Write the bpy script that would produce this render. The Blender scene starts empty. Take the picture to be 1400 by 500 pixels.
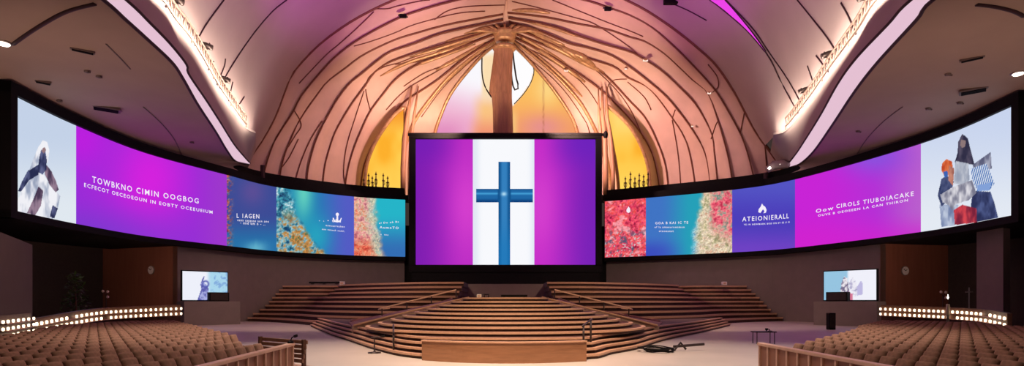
import bpy, bmesh, math, random
import numpy as np
from mathutils import Vector, Matrix
from mathutils.bvhtree import BVHTree

random.seed(7)
PI = math.pi
SC = bpy.context.scene
COL = SC.collection
CX, HY, F, EYE = 691.0, 412.0, 750.0, 1.84


def P(x, y, d):
    """point of the hall seen at photo pixel (x, y), d metres into the hall"""
    return Vector(((x - CX) / F * d, d, EYE + (HY - y) / F * d))


def PZ(x, y, z):
    """same, for a known height z above the floor"""
    return P(x, y, (z - EYE) * F / (HY - y))


def lin(c):
    c = c / 255.0
    return c / 12.92 if c <= 0.04045 else ((c + 0.055) / 1.055) ** 2.4


def rgb(r, g, b):
    return (lin(r), lin(g), lin(b), 1.0)


# ------------------------------------------------------------------ materials
def mat(name, c, rough=0.6, metal=0.0, var=0.12, scale=6.0, bump=0.0, spec=0.4, wave=None):
    m = bpy.data.materials.new(name)
    m.use_nodes = True
    nt = m.node_tree
    b = nt.nodes['Principled BSDF']
    b.inputs['Roughness'].default_value = rough
    b.inputs['Metallic'].default_value = metal
    b.inputs['Specular IOR Level'].default_value = spec
    tc = nt.nodes.new('ShaderNodeTexCoord')
    n = nt.nodes.new('ShaderNodeTexNoise')
    n.inputs['Scale'].default_value = scale
    n.inputs['Detail'].default_value = 4
    if wave:
        mp = nt.nodes.new('ShaderNodeMapping')
        mp.inputs['Scale'].default_value = wave
        nt.links.new(tc.outputs['Object'], mp.inputs['Vector'])
        nt.links.new(mp.outputs['Vector'], n.inputs['Vector'])
    else:
        nt.links.new(tc.outputs['Object'], n.inputs['Vector'])
    r = nt.nodes.new('ShaderNodeValToRGB')
    lo = tuple(v * (1 - var) for v in c[:3]) + (1,)
    hi = tuple(min(1, v * (1 + var)) for v in c[:3]) + (1,)
    r.color_ramp.elements[0].color = lo
    r.color_ramp.elements[0].position = 0.3
    r.color_ramp.elements[1].color = hi
    r.color_ramp.elements[1].position = 0.7
    nt.links.new(n.outputs['Fac'], r.inputs['Fac'])
    nt.links.new(r.outputs['Color'], b.inputs['Base Color'])
    if bump:
        bp = nt.nodes.new('ShaderNodeBump')
        bp.inputs['Strength'].default_value = bump
        bp.inputs['Distance'].default_value = 0.02
        nt.links.new(n.outputs['Fac'], bp.inputs['Height'])
        nt.links.new(bp.outputs['Normal'], b.inputs['Normal'])
    return m


def glow(name, c, s=1.0):
    m = bpy.data.materials.new(name)
    m.use_nodes = True
    nt = m.node_tree
    nt.nodes.clear()
    o = nt.nodes.new('ShaderNodeOutputMaterial')
    e = nt.nodes.new('ShaderNodeEmission')
    e.inputs['Color'].default_value = c
    e.inputs['Strength'].default_value = s
    nt.links.new(e.outputs[0], o.inputs[0])
    return m


def picture_mat(name, s=1.0):
    m = bpy.data.materials.new(name)
    m.use_nodes = True
    nt = m.node_tree
    nt.nodes.clear()
    o = nt.nodes.new('ShaderNodeOutputMaterial')
    e = nt.nodes.new('ShaderNodeEmission')
    a = nt.nodes.new('ShaderNodeAttribute')
    a.attribute_name = 'picture'
    nt.links.new(a.outputs['Color'], e.inputs['Color'])
    e.inputs['Strength'].default_value = s
    nt.links.new(e.outputs[0], o.inputs[0])
    return m


M = dict(
    floor=mat('floor_beige', (0.50, 0.435, 0.385, 1), 0.45, var=0.06, scale=0.6),
    carpet=mat('carpet_brown', (0.10, 0.055, 0.04, 1), 0.95, scale=40),
    grey_wall=mat('wall_grey', (0.21, 0.165, 0.16, 1), 0.8, var=0.05, scale=1.5),
    screen_wall=mat('wall_umber', (0.12, 0.092, 0.085, 1), 0.85, var=0.05, scale=1.5),
    black=mat('black_matte', (0.006, 0.005, 0.006, 1), 0.7, spec=0.15),
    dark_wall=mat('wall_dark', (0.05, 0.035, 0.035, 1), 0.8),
    brown_wall=mat('wall_brown', (0.30, 0.11, 0.07, 1), 0.6, var=0.1, scale=1.2, wave=(3, 3, 0.3)),
    soffit=mat('soffit_plaster', (0.45, 0.34, 0.27, 1), 0.85, var=0.04, scale=0.5),
    fascia=mat('fascia_plaster', (0.42, 0.34, 0.34, 1), 0.8, var=0.04, scale=0.5),
    vault=mat('vault_plaster', (0.52, 0.42, 0.42, 1), 0.75, var=0.04, scale=0.4),
    shell=mat('shell_plaster', (0.70, 0.48, 0.41, 1), 0.6, var=0.08, scale=0.5),
    rib=mat('rib_bronze', (0.18, 0.055, 0.032, 1), 0.5, var=0.2),
    brass=mat('hub_brass', (0.55, 0.33, 0.18, 1), 0.35, 0.3, var=0.2, scale=3),
    seam=mat('seam_dark', (0.05, 0.02, 0.03, 1), 0.7),
    pillar=mat('pillar_wood', (0.42, 0.22, 0.13, 1), 0.5, var=0.25, scale=2, wave=(6, 6, 0.4)),
    tread=mat('tread_wood', (0.52, 0.30, 0.18, 1), 0.5, var=0.15, scale=3, wave=(1, 6, 6)),
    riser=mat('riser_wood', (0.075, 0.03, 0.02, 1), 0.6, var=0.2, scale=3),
    panel=mat('front_panel_wood', (0.30, 0.14, 0.075, 1), 0.45, var=0.12, scale=2, wave=(1, 1, 8)),
    nose=mat('nosing_lit_oak', (0.55, 0.31, 0.20, 1), 0.45, var=0.12, scale=4, wave=(1, 6, 6)),  # pale wood with the overhead light on the treads put into its colour
    ramp=mat('ramp_carpet', (0.34, 0.22, 0.18, 1), 0.8, var=0.08, scale=3),
    chair=mat('chair_fabric', (0.25, 0.13, 0.085, 1), 0.85, var=0.18, scale=14, bump=0.2),
    chair_side=mat('chair_wood', (0.15, 0.065, 0.04, 1), 0.5, var=0.2),
    rail=mat('rail_wood', (0.70, 0.44, 0.32, 1), 0.45, var=0.1, scale=5),
    railpanel=mat('rail_panel_wood', (0.33, 0.14, 0.085, 1), 0.5, var=0.15, scale=3),
    metal=mat('steel', (0.42, 0.38, 0.36, 1), 0.35, 0.8),
    truss=mat('truss_metal', (0.20, 0.14, 0.12, 1), 0.5, 0.4),
    darkmetal=mat('dark_metal', (0.05, 0.035, 0.035, 1), 0.4, 0.5),
    iron=mat('candelabrum_iron', (0.07, 0.03, 0.02, 1), 0.5, 0.4),
    leaf=mat('leaf_green', (0.05, 0.10, 0.02, 1), 0.6, var=0.4, scale=10),
    white=mat('white_paint', (0.92, 0.84, 0.82, 1), 0.5),
    vent=mat('vent_grey', (0.16, 0.11, 0.10, 1), 0.6),
    candle=mat('candle_wax', (0.8, 0.7, 0.55, 1), 0.5),
    slat=mat('bench_slat', (0.36, 0.20, 0.14, 1), 0.5, var=0.15, scale=6),
)
M['bulb'] = glow('bulb_glow', (1.0, 0.80, 0.55, 1), 3.0)
M['cove'] = glow('cove_glow', (0.92, 0.62, 0.76, 1), 0.85)
M['led'] = glow('ledge_led', (1.0, 0.78, 0.60, 1), 4.0)
M['magenta'] = glow('magenta_glow', (0.85, 0.06, 0.80, 1), 1.0)
M['lamp'] = glow('lamp_glow', (1.0, 0.88, 0.75, 1), 8.0)
M['lens'] = glow('shell_lamp_glow', (1.0, 0.80, 0.70, 1), 1.2)
M['letters'] = glow('white_letters', (0.92, 0.86, 0.97, 1), 1.0)
M['picture'] = picture_mat('lit_screen_picture', 1.0)
M['glass'] = picture_mat('stained_glass_lit', 1.0)


# ------------------------------------------------------------------ mesh helpers
def wloc(o):
    v = Vector((0, 0, 0))
    while o is not None:
        v = v + o.location
        o = o.parent
    return v


class MB:
    def __init__(self):
        self.v, self.f = [], []

    def add(self, vs, fs):
        b = len(self.v)
        self.v.extend(Vector(p) for p in vs)
        self.f.extend(tuple(b + i for i in q) for q in fs)
        return self

    def box(self, c, s, rz=0.0, rx=0.0, bev=0.0):
        bm = bmesh.new()
        bmesh.ops.create_cube(bm, size=1)
        bmesh.ops.scale(bm, vec=Vector(s), verts=bm.verts)
        if bev:
            bmesh.ops.bevel(bm, geom=bm.edges[:], offset=bev, segments=2, affect='EDGES', profile=0.6)
        mt = Matrix.Translation(Vector(c)) @ Matrix.Rotation(rz, 4, 'Z') @ Matrix.Rotation(rx, 4, 'X')
        bmesh.ops.transform(bm, matrix=mt, verts=bm.verts)
        bm.verts.index_update()
        self.add([v.co.copy() for v in bm.verts], [[v.index for v in f.verts] for f in bm.faces])
        bm.free()
        return self

    def tube(self, pts, r, n=6, cap=True):
        pts = [Vector(p) for p in pts]
        rs = r if isinstance(r, (list, tuple)) else [r] * len(pts)
        base = len(self.v)
        for i, p in enumerate(pts):
            a = pts[max(0, i - 1)]
            b = pts[min(len(pts) - 1, i + 1)]
            t = (b - a)
            t = t.normalized() if t.length > 1e-9 else Vector((0, 0, 1))
            up = Vector((0, 0, 1)) if abs(t.z) < 0.9 else Vector((0, 1, 0))
            u = t.cross(up).normalized()
            w = u.cross(t).normalized()
            for k in range(n):
                an = 2 * PI * k / n
                self.v.append(p + u * (math.cos(an) * rs[i]) + w * (math.sin(an) * rs[i]))
        for i in range(len(pts) - 1):
            for k in range(n):
                k2 = (k + 1) % n
                self.f.append((base + i * n + k, base + i * n + k2, base + (i + 1) * n + k2, base + (i + 1) * n + k))
        if cap:
            self.f.append(tuple(base + k for k in reversed(range(n))))
            e = base + (len(pts) - 1) * n
            self.f.append(tuple(e + k for k in range(n)))
        return self

    def lathe(self, c, prof, n=20):
        c = Vector(c)
        base = len(self.v)
        for (r, z) in prof:
            for k in range(n):
                an = 2 * PI * k / n
                self.v.append(c + Vector((r * math.cos(an), r * math.sin(an), z)))
        for i in range(len(prof) - 1):
            for k in range(n):
                k2 = (k + 1) % n
                self.f.append((base + i * n + k, base + i * n + k2, base + (i + 1) * n + k2, base + (i + 1) * n + k))
        self.f.append(tuple(base + k for k in reversed(range(n))))
        e = base + (len(prof) - 1) * n
        self.f.append(tuple(e + k for k in range(n)))
        return self

    def prism(self, outline, z0, z1):
        n = len(outline)
        z0 = z0 if isinstance(z0, (list, tuple)) else [z0] * n
        z1 = z1 if isinstance(z1, (list, tuple)) else [z1] * n
        vs = [(p[0], p[1], z0[i]) for i, p in enumerate(outline)] + [(p[0], p[1], z1[i]) for i, p in enumerate(outline)]
        fs = [(i, (i + 1) % n, n + (i + 1) % n, n + i) for i in range(n)]
        fs += [tuple(reversed(range(n))), tuple(range(n, 2 * n))]
        return self.add(vs, fs)

    def loft(self, rows):
        """rows: lists of points of one length"""
        n = len(rows[0])
        vs = [p for r in rows for p in r]
        fs = []
        for i in range(len(rows) - 1):
            for k in range(n - 1):
                fs.append((i * n + k, i * n + k + 1, (i + 1) * n + k + 1, (i + 1) * n + k))
        return self.add(vs, fs)

    def slab(self, front, back):
        """front/back: two outlines of one length -> closed solid"""
        n = len(front)
        fs = [tuple(range(n)), tuple(reversed(range(n, 2 * n)))]
        fs += [(i, n + i, n + (i + 1) % n, (i + 1) % n) for i in range(n)]
        return self.add(list(front) + list(back), fs)

    def build(self, name, m, parent=None, smooth=False, origin=None, solid=0.0):
        me = bpy.data.meshes.new(name)
        if parent is not None:
            off = wloc(parent)
            loc = Vector((0, 0, 0))
        else:
            xs = [v.x for v in self.v]; ys = [v.y for v in self.v]; zs = [v.z for v in self.v]
            loc = Vector(((min(xs) + max(xs)) / 2, (min(ys) + max(ys)) / 2, min(zs))) if origin is None else Vector(origin)
            off = loc
        me.from_pydata([tuple(v - off) for v in self.v], [], self.f)
        bm = bmesh.new()
        bm.from_mesh(me)
        bmesh.ops.recalc_face_normals(bm, faces=bm.faces)
        bm.to_mesh(me)
        bm.free()
        if smooth:
            me.polygons.foreach_set('use_smooth', [True] * len(me.polygons))
        me.materials.append(m)
        o = bpy.data.objects.new(name, me)
        COL.objects.link(o)
        o.location = loc
        if parent is not None:
            o.parent = parent
        if solid:
            md = o.modifiers.new('thick', 'SOLIDIFY')
            md.thickness = solid
            md.offset = 0
        return o


def tag(o, label=None, cat=None, group=None, kind=None):
    if label: o['label'] = label
    if cat: o['category'] = cat
    if group: o['group'] = group
    if kind: o['kind'] = kind
    return o


def thing(name, loc, label, cat, group=None):
    o = bpy.data.objects.new(name, None)
    o.empty_display_size = 0.2
    COL.objects.link(o)
    o.location = loc
    return tag(o, label, cat, group)


def struct(o, label=None, cat=None):
    o['kind'] = 'structure'
    if label: o['label'] = label
    if cat: o['category'] = cat
    return o


def copy_tree(o, parent=None):
    c = o.copy()
    COL.objects.link(c)
    if parent is not None:
        c.parent = parent
    for ch in list(o.children):
        copy_tree(ch, c)
    return c


def resample(pts, n):
    """n points evenly along a polyline (tuples of any dimension), smoothed by Catmull-Rom"""
    p = np.array([tuple(q) for q in pts], float)
    dense = []
    m = len(p)
    for i in range(m - 1):
        p0 = p[max(0, i - 1)]; p1 = p[i]; p2 = p[i + 1]; p3 = p[min(m - 1, i + 2)]
        for t in np.linspace(0, 1, 12, endpoint=False):
            t2, t3 = t * t, t * t * t
            dense.append(0.5 * ((2 * p1) + (-p0 + p2) * t + (2 * p0 - 5 * p1 + 4 * p2 - p3) * t2 + (-p0 + 3 * p1 - 3 * p2 + p3) * t3))
    dense.append(p[-1])
    d = np.array(dense)
    s = np.concatenate([[0], np.cumsum(np.linalg.norm(np.diff(d, axis=0), axis=1))])
    q = np.linspace(0, s[-1], n)
    return np.stack([np.interp(q, s, d[:, k]) for k in range(d.shape[1])], 1)


# ------------------------------------------------------------------ noise and picture tools
def hsh(ix, iy, seed):
    h = (ix.astype(np.int64) * 374761393 + iy.astype(np.int64) * 668265263 + seed * 2147483647) & 0xffffffff
    h = ((h ^ (h >> 13)) * 1274126177) & 0xffffffff
    return ((h ^ (h >> 16)) & 0xffff) / 65535.0


def vnoise(x, y, seed=0):
    ix, iy = np.floor(x), np.floor(y)
    fx, fy = x - ix, y - iy
    fx, fy = fx * fx * (3 - 2 * fx), fy * fy * (3 - 2 * fy)
    a = hsh(ix, iy, seed); b = hsh(ix + 1, iy, seed); c = hsh(ix, iy + 1, seed); d = hsh(ix + 1, iy + 1, seed)
    return (a * (1 - fx) + b * fx) * (1 - fy) + (c * (1 - fx) + d * fx) * fy


def fbm(x, y, seed=0, octs=4):
    s, a, t = 0, 0.5, 0
    for k in range(octs):
        s = s + a * vnoise(x * 2 ** k, y * 2 ** k, seed + k * 17)
        t += a
        a *= 0.55
    return s / t


def inside(poly, x, y):
    r = np.zeros(x.shape, bool)
    n = len(poly)
    for i in range(n):
        x1, y1 = poly[i]; x2, y2 = poly[(i + 1) % n]
        c = ((y1 > y) != (y2 > y)) & (x < (x2 - x1) * (y - y1) / (y2 - y1 + 1e-12) + x1)
        r ^= c
    return r


def mix(a, b, t):
    t = np.clip(t, 0, 1)[..., None]
    return a * (1 - t) + b * t


def C(*c):
    return np.array(c, float)


def sm(a, b, x):
    t = np.clip((x - a) / (b - a), 0, 1)
    return t * t * (3 - 2 * t)


def lin_arr(a):
    a = np.clip(a, 0, 255) / 255.0
    return np.where(a <= 0.04045, a / 12.92, ((a + 0.055) / 1.055) ** 2.4)


def picture(name, pts, fn, parent, m=None, gain=1.0):
    """pts: array (rows, cols, 3) of points of a screen; fn(px, py) -> sRGB 0..255 of the shown picture"""
    r, c = pts.shape[:2]
    b = MB()
    b.v = [Vector(p) for p in pts.reshape(-1, 3)]
    b.f = [(i * c + k, i * c + k + 1, (i + 1) * c + k + 1, (i + 1) * c + k) for i in range(r - 1) for k in range(c - 1)]
    o = b.build(name, m or M['picture'], parent)
    x = CX + pts[..., 0] / pts[..., 1] * F
    y = HY - (pts[..., 2] - EYE) / pts[..., 1] * F
    col = lin_arr(fn(x, y)) * gain
    a = o.data.color_attributes.new('picture', 'FLOAT_COLOR', 'POINT')
    flat = np.concatenate([col.reshape(-1, 3), np.ones((r * c, 1))], 1).astype(np.float32)
    a.data.foreach_set('color', flat.ravel())
    return o


# ------------------------------------------------------------------ text
_tmp = bpy.data.curves.new('lettering', 'FONT')
_tob = bpy.data.objects.new('lettering', _tmp)
COL.objects.link(_tob)


def text_mesh(s):
    """vertices and faces of a line of text, scaled to unit width; returns verts, faces, aspect"""
    _tmp.body = s
    _tmp.resolution_u = 2
    _tmp.space_character = 1.3
    _tmp.offset = 0.012
    bpy.context.view_layer.update()
    dg = bpy.context.evaluated_depsgraph_get()
    ev = _tob.evaluated_get(dg)
    me = ev.to_mesh()
    v = np.array([tuple(q.co) for q in me.vertices])
    f = [tuple(p.vertices) for p in me.polygons]
    ev.to_mesh_clear()
    w = v[:, 0].max() - v[:, 0].min()
    v[:, 0] -= v[:, 0].min()
    return v[:, :2] / w, f


# ------------------------------------------------------------------ camera
cam = bpy.data.cameras.new('camera')
cam.sensor_fit = 'HORIZONTAL'
cam.sensor_width = 36
cam.lens = F * 36 / 1400
cam.shift_x = (700 - CX) / 1400
cam.shift_y = (HY - 250) / 1400
cam.clip_end = 300
co = bpy.data.objects.new('camera', cam)
COL.objects.link(co)
co.location = (0, 0, EYE)
co.rotation_euler = (PI / 2, 0, 0)
SC.camera = co

# ------------------------------------------------------------------ the ribbon screens: plan curves
ZB, ZT = EYE + 4.88, EYE + 11.12
TAB = {
    'L': ([18, 104, 200, 311, 379, 484, 554], [29.6, 34.7, 41.2, 48.3, 53.4, 58.2, 60.0]),
    'R': ([827, 883, 1001, 1087, 1259, 1390], [61.0, 59.0, 54.7, 50.0, 38.7, 31.0]),
}


class Ribbon:
    def __init__(self, side):
        xs, ds = TAB[side]
        pts = [((x - CX) / F * d, d) for x, d in zip(xs, ds)]
        if side == 'L':
            pts = [(-25.0, 22.0), (-25.8, 26.0)] + pts
        else:
            pts = pts + [(28.3, 27.0), (27.5, 22.0)]
        self.c = resample(pts, 400)
        self.s = np.concatenate([[0], np.cumsum(np.linalg.norm(np.diff(self.c, axis=0), axis=1))])
        self.px = CX + F * self.c[:, 0] / self.c[:, 1]

    def s_of(self, px):
        return float(np.interp(px, self.px, self.s))

    def xy(self, s):
        return np.interp(s, self.s, self.c[:, 0]), np.interp(s, self.s, self.c[:, 1])

    def normal(self, s):
        x0, y0 = self.xy(s - 0.3)
        x1, y1 = self.xy(s + 0.3)
        tx, ty = x1 - x0, y1 - y0
        l = np.hypot(tx, ty) + 1e-9
        return ty / l, -tx / l            # towards the hall

    def pt(self, s, z, out=0.0):
        x, y = self.xy(s)
        nx, ny = self.normal(s)
        return np.stack([x + nx * out, y + ny * out, np.broadcast_to(z, np.shape(x))], -1)


RIB = {'L': Ribbon('L'), 'R': Ribbon('R')}


def ribbon_strip(rb, s0, s1, z0, z1, out, thick, n):
    """curved board along the ribbon"""
    ss = np.linspace(s0, s1, n)
    b = MB()
    rows = []
    for (o, z) in ((out, z0), (out, z1), (out - thick, z1), (out - thick, z0), (out, z0)):
        rows.append([tuple(q) for q in rb.pt(ss, z, o)])
    b.loft(rows)
    k = n
    b.f.append((0, k, 2 * k, 3 * k))
    b.f.append((k - 1, 2 * k - 1, 3 * k - 1, 4 * k - 1))
    return b


def coral(x, y, seed, pal, bias=0.0, sc=0.09):
    n = 0.5 * fbm(x * sc * 0.5 + 0.8 * fbm(x * sc, y * sc, seed + 3), y * sc * 0.5, seed) + 0.5 * fbm(x * sc * 1.7, y * sc * 1.7 + 2.0 * fbm(x * sc * 0.7, y * sc * 0.7, seed + 9), seed + 11)
    n2 = fbm(x * sc * 3.1, y * sc * 3.1, seed + 5)
    t = np.clip((n - 0.5) * 2.9 + 0.5 + bias, 0, 0.999) * (len(pal) - 1)
    i = t.astype(int)
    fr = (t - i)[..., None]
    p = np.array(pal, float)
    c = p[i] * (1 - fr) + p[np.minimum(i + 1, len(pal) - 1)] * fr
    return c * (0.68 + 0.64 * n2)[..., None]


def pic_left_figure(x, y):
    c = mix(C(196, 210, 232) + 0 * x[..., None], C(224, 232, 240) + 0 * x[..., None], sm(180, 290, y))
    q = lambda pts: inside([(a * 0.4, 120 + b * 0.4) for a, b in pts], x, y)
    n = fbm(x * 0.16, y * 0.05, 3, 3)
    white = mix(C(150, 160, 185) + 0 * x[..., None], C(240, 240, 246) + 0 * x[..., None], sm(0.2, 0.62, n))
    dark = mix(C(40, 45, 80) + 0 * x[..., None], C(95, 100, 140) + 0 * x[..., None], sm(0.35, 0.7, n))
    brown = mix(C(70, 55, 80) + 0 * x[..., None], C(150, 125, 145) + 0 * x[..., None], sm(0.35, 0.7, n))
    def put(pts, col):
        nonlocal c
        c = np.where(q(pts)[..., None], col, c)
    put([(110, 300), (75, 350), (52, 400), (60, 428), (95, 432), (130, 442), (180, 448), (197, 415), (206, 370), (190, 352), (165, 322), (150, 298), (130, 290)], white)
    put([(132, 262), (95, 283), (75, 320), (62, 352), (70, 356), (100, 316), (132, 296)], dark)
    put([(158, 262), (176, 285), (192, 320), (201, 348), (190, 357), (170, 332), (152, 292)], brown)
    put([(147, 178), (130, 204), (112, 248), (100, 282), (126, 264), (140, 244), (164, 256), (169, 215), (161, 184)], white)
    put([(140, 212), (134, 240), (128, 288), (146, 296), (158, 280), (160, 246), (155, 214)], dark)
    put([(132, 336), (114, 380), (92, 428), (120, 436), (140, 402), (148, 352)], brown)
    put([(180, 400), (170, 440), (186, 446), (198, 412)], dark)
    put([(146, 205), (142, 216), (150, 224), (158, 214), (154, 203)], C(150, 120, 125) + 0 * x[..., None])
    return c


def pic_right_figure(x, y):
    c = mix(C(200, 212, 238) + 0 * x[..., None], C(228, 234, 243) + 0 * x[..., None], sm(150, 310, y))
    k = 1 / 2.381
    q = lambda pts: inside([(1240 + a * k, 120 + b * k) for a, b in pts], x, y)
    n = fbm(x * 0.16, y * 0.07, 8, 3)
    Z = 0 * x[..., None]
    T = lambda a, b: mix(C(*a) + Z, C(*b) + Z, sm(0.25, 0.8, n))
    stripes = (np.sin(x * 2.2 + y * 0.6) > 0.0)
    def put(pts, col):
        nonlocal c
        c = np.where(q(pts)[..., None], col, c)
    put([(106, 380), (112, 452), (155, 448), (168, 380)], T((110, 125, 165), (190, 200, 220)))
    put([(214, 335), (272, 338), (284, 372), (297, 422), (225, 436), (206, 400)], T((44, 50, 88), (80, 92, 140)))
    put([(152, 398), (180, 380), (226, 392), (228, 438), (156, 446)], T((120, 35, 60), (215, 70, 80)))
    put([(180, 149), (167, 175), (164, 214), (155, 242), (214, 250), (220, 250), (207, 200), (198, 164)], T((48, 46, 70), (92, 84, 104)))
    put([(176, 168), (173, 186), (180, 196), (190, 190), (191, 172)], C(140, 118, 120) + Z)
    put([(158, 238), (200, 246), (204, 300), (186, 314), (152, 312)], T((150, 158, 178), (212, 214, 222)))
    put([(112, 296), (100, 350), (112, 386), (142, 362), (152, 304), (130, 286)], T((40, 50, 90), (84, 92, 130)))
    put([(128, 232), (114, 246), (112, 268), (122, 288), (140, 280), (150, 262), (146, 238)], T((190, 70, 40), (245, 150, 90)))
    put([(118, 272), (122, 292), (134, 288), (132, 270)], C(60, 100, 180) + Z)
    put([(136, 252), (134, 300), (150, 318), (154, 262)], T((150, 90, 80), (205, 140, 120)))
    put([(214, 250), (273, 208), (276, 262), (256, 268), (222, 282)], T((90, 92, 120), (170, 172, 190)))
    bas = np.where(stripes[..., None], C(216, 226, 240) + Z, C(66, 110, 180) + Z)
    put([(208, 262), (258, 246), (272, 276), (285, 312), (268, 334), (228, 336), (212, 296)], bas)
    put([(228, 318), (276, 306), (268, 334), (230, 336)], C(130, 160, 215) + Z)
    put([(108, 348), (150, 322), (212, 300), (226, 342), (200, 366), (160, 378), (148, 400), (136, 382), (116, 372)], T((120, 120, 140), (228, 226, 232)))
    return c


def pic_left_purple(x, y):
    a = C(150, 45, 215) + 0 * x[..., None]
    c = mix(a, C(212, 34, 222) + 0 * x[..., None], np.exp(-((x - 205) / 55.0) ** 2 - ((y - 245) / 75.0) ** 2))
    c = mix(c, C(196, 28, 224) + 0 * x[..., None], np.exp(-((x - 112) / 40.0) ** 2 - ((y - 190) / 45.0) ** 2) * 0.8)
    c = mix(c, C(118, 60, 205) + 0 * x[..., None], sm(265, 325, y) * sm(330, 100, x) * 0.8)
    return mix(c, C(158, 56, 204) + 0 * x[..., None], sm(255, 312, x))


def pic_right_purple(x, y):
    c = mix(C(200, 36, 214) + 0 * x[..., None], C(178, 50, 214) + 0 * x[..., None], sm(1110, 1230, x))
    c = mix(c, C(186, 94, 206) + 0 * x[..., None], sm(1190, 1262, x))
    c = mix(c, C(140, 80, 222) + 0 * x[..., None], np.exp(-((x - 1195) / 45.0) ** 2 - ((y - 212) / 26.0) ** 2))
    return mix(c, C(212, 34, 206) + 0 * x[..., None], sm(285, 330, y) * 0.7)


def pic_indigo(x, y):
    c = mix(C(84, 84, 196) + 0 * x[..., None], C(76, 62, 186) + 0 * x[..., None], sm(250, 300, y))
    return mix(c, C(112, 66, 196) + 0 * x[..., None], sm(300, 345, y))


def pic_blue_card(x, y):
    c = mix(C(60, 76, 150) + 0 * x[..., None], C(40, 112, 168) + 0 * x[..., None], sm(290, 335, y))
    c = mix(c, C(90, 78, 150) + 0 * x[..., None], np.exp(-((x - 345) / 18.0) ** 2 - ((y - 262) / 20.0) ** 2))
    e = sm(322, 309, x) * sm(0.42, 0.6, fbm(x * 0.4, y * 0.4, 21))
    c = mix(c, coral(x, y, 22, [(120, 40, 70), (230, 110, 60), (90, 160, 190)], 0, 0.5), e)
    e2 = sm(325, 341, y + 3 * fbm(x * 0.3, y * 0.1, 4)) * np.exp(-((x - 350) / 14.0) ** 2)
    return mix(c, C(110, 190, 210) + 0 * x[..., None], e2 * 0.8)


def pic_teal_reef(x, y):
    c = mix(C(28, 128, 176) + 0 * x[..., None], C(84, 92, 196) + 0 * x[..., None], sm(415, 478, x))
    c = mix(c, C(96, 206, 190) + 0 * x[..., None], np.exp(-((x - 415) / 13.0) ** 2) * sm(330, 262, y))
    c = mix(c, C(40, 160, 190) + 0 * x[..., None], np.exp(-((x - 432) / 20.0) ** 2 - ((y - 322) / 26.0) ** 2))
    edge = 398 + 10 * fbm(x * 0.12, y * 0.12, 31) + np.clip(y - 292, 0, 90) * 0.72 - np.clip(285 - y, 0, 40) * 0.35
    e = sm(4, -4, x - edge)
    cc = coral(x, y, 33, [(24, 70, 110), (70, 140, 160), (150, 190, 200), (180, 140, 80), (200, 130, 70), (90, 110, 70)], 0, 0.16)
    cc = mix(cc, coral(x, y, 35, [(30, 60, 100), (60, 150, 170), (200, 220, 225)], 0, 0.3), sm(310, 280, y))
    return mix(c, cc, e)


def pic_pink_reef(x, y):
    c = mix(C(38, 180, 200) + 0 * x[..., None], C(52, 110, 180) + 0 * x[..., None], sm(290, 345, y))
    edge = 512 + 14 * fbm(x * 0.1, y * 0.1, 41) + np.clip(y - 300, 0, 60) * 0.16 - 5
    e = sm(5, -4, x - edge)
    cc = coral(x, y, 44, [(176, 92, 110), (232, 150, 150), (214, 190, 160), (228, 120, 96)], 0, 0.22)
    cc = mix(cc, coral(x, y, 45, [(190, 60, 50), (236, 120, 90), (224, 160, 130)], 0, 0.3), sm(318, 340, y))
    band = np.exp(-((x - edge + 4) / 7.0) ** 2)
    cc = mix(cc, coral(x, y, 46, [(110, 160, 150), (220, 220, 190), (150, 200, 190)], 0, 0.4), band * 0.8)
    return mix(c, cc, e)


def pic_red_reef(x, y):
    c = coral(x, y, 51, [(120, 30, 60), (214, 52, 84), (240, 96, 120), (236, 70, 70), (250, 150, 160)], 0.06, 0.16)
    n = fbm(x * 0.2, y * 0.2, 55)
    c = mix(c, C(96, 84, 110) + 0 * x[..., None], sm(0.56, 0.72, n) * sm(300, 330, y))
    return mix(c, C(200, 205, 210) + 0 * x[..., None], sm(0.66, 0.72, fbm(x * 0.5, y * 0.5, 58)) * sm(305, 325, y))


def pic_teal_card(x, y):
    c = mix(C(64, 116, 196) + 0 * x[..., None], C(38, 160, 184) + 0 * x[..., None], sm(900, 948, x))
    c = mix(c, C(60, 78, 190) + 0 * x[..., None], sm(320, 346, y) * sm(945, 890, x))
    edge = 958 + 9 * (fbm(x * 0.1, y * 0.12, 61) - 0.5) - 10 * sm(275, 320, y)
    e = sm(-4, 4, x - edge)
    cc = coral(x, y, 63, [(150, 150, 110), (214, 196, 160), (232, 214, 190), (206, 150, 120)], 0, 0.25)
    pk = coral(x, y, 65, [(190, 50, 80), (236, 100, 120), (214, 150, 140), (120, 150, 140)], 0, 0.22)
    cc = mix(cc, pk, sm(966, 978, x + 8 * fbm(x * 0.2, y * 0.2, 66) - 4) * sm(335, 300, y - 0.5 * (x - 985)))
    band = np.exp(-((x - edge) / 6.0) ** 2) * sm(290, 315, y)
    cc = mix(cc, coral(x, y, 67, [(70, 130, 180), (190, 220, 230), (90, 170, 190)], 0, 0.5), band)
    return mix(c, cc, e)


PANELS = {
    'L': [(18, 104, pic_left_figure, 150, 150), (104, 310, pic_left_purple, 60, 30), (310, 378, pic_blue_card, 50, 70),
          (378, 484, pic_teal_reef, 100, 80), (484, 554, pic_pink_reef, 70, 80)],
    'R': [(827, 883, pic_red_reef, 64, 84), (883, 1001, pic_teal_card, 110, 84), (1001, 1087, pic_indigo, 30, 24),
          (1087, 1259, pic_right_purple, 50, 30), (1259, 1388, pic_right_figure, 190, 150)],
}


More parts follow.
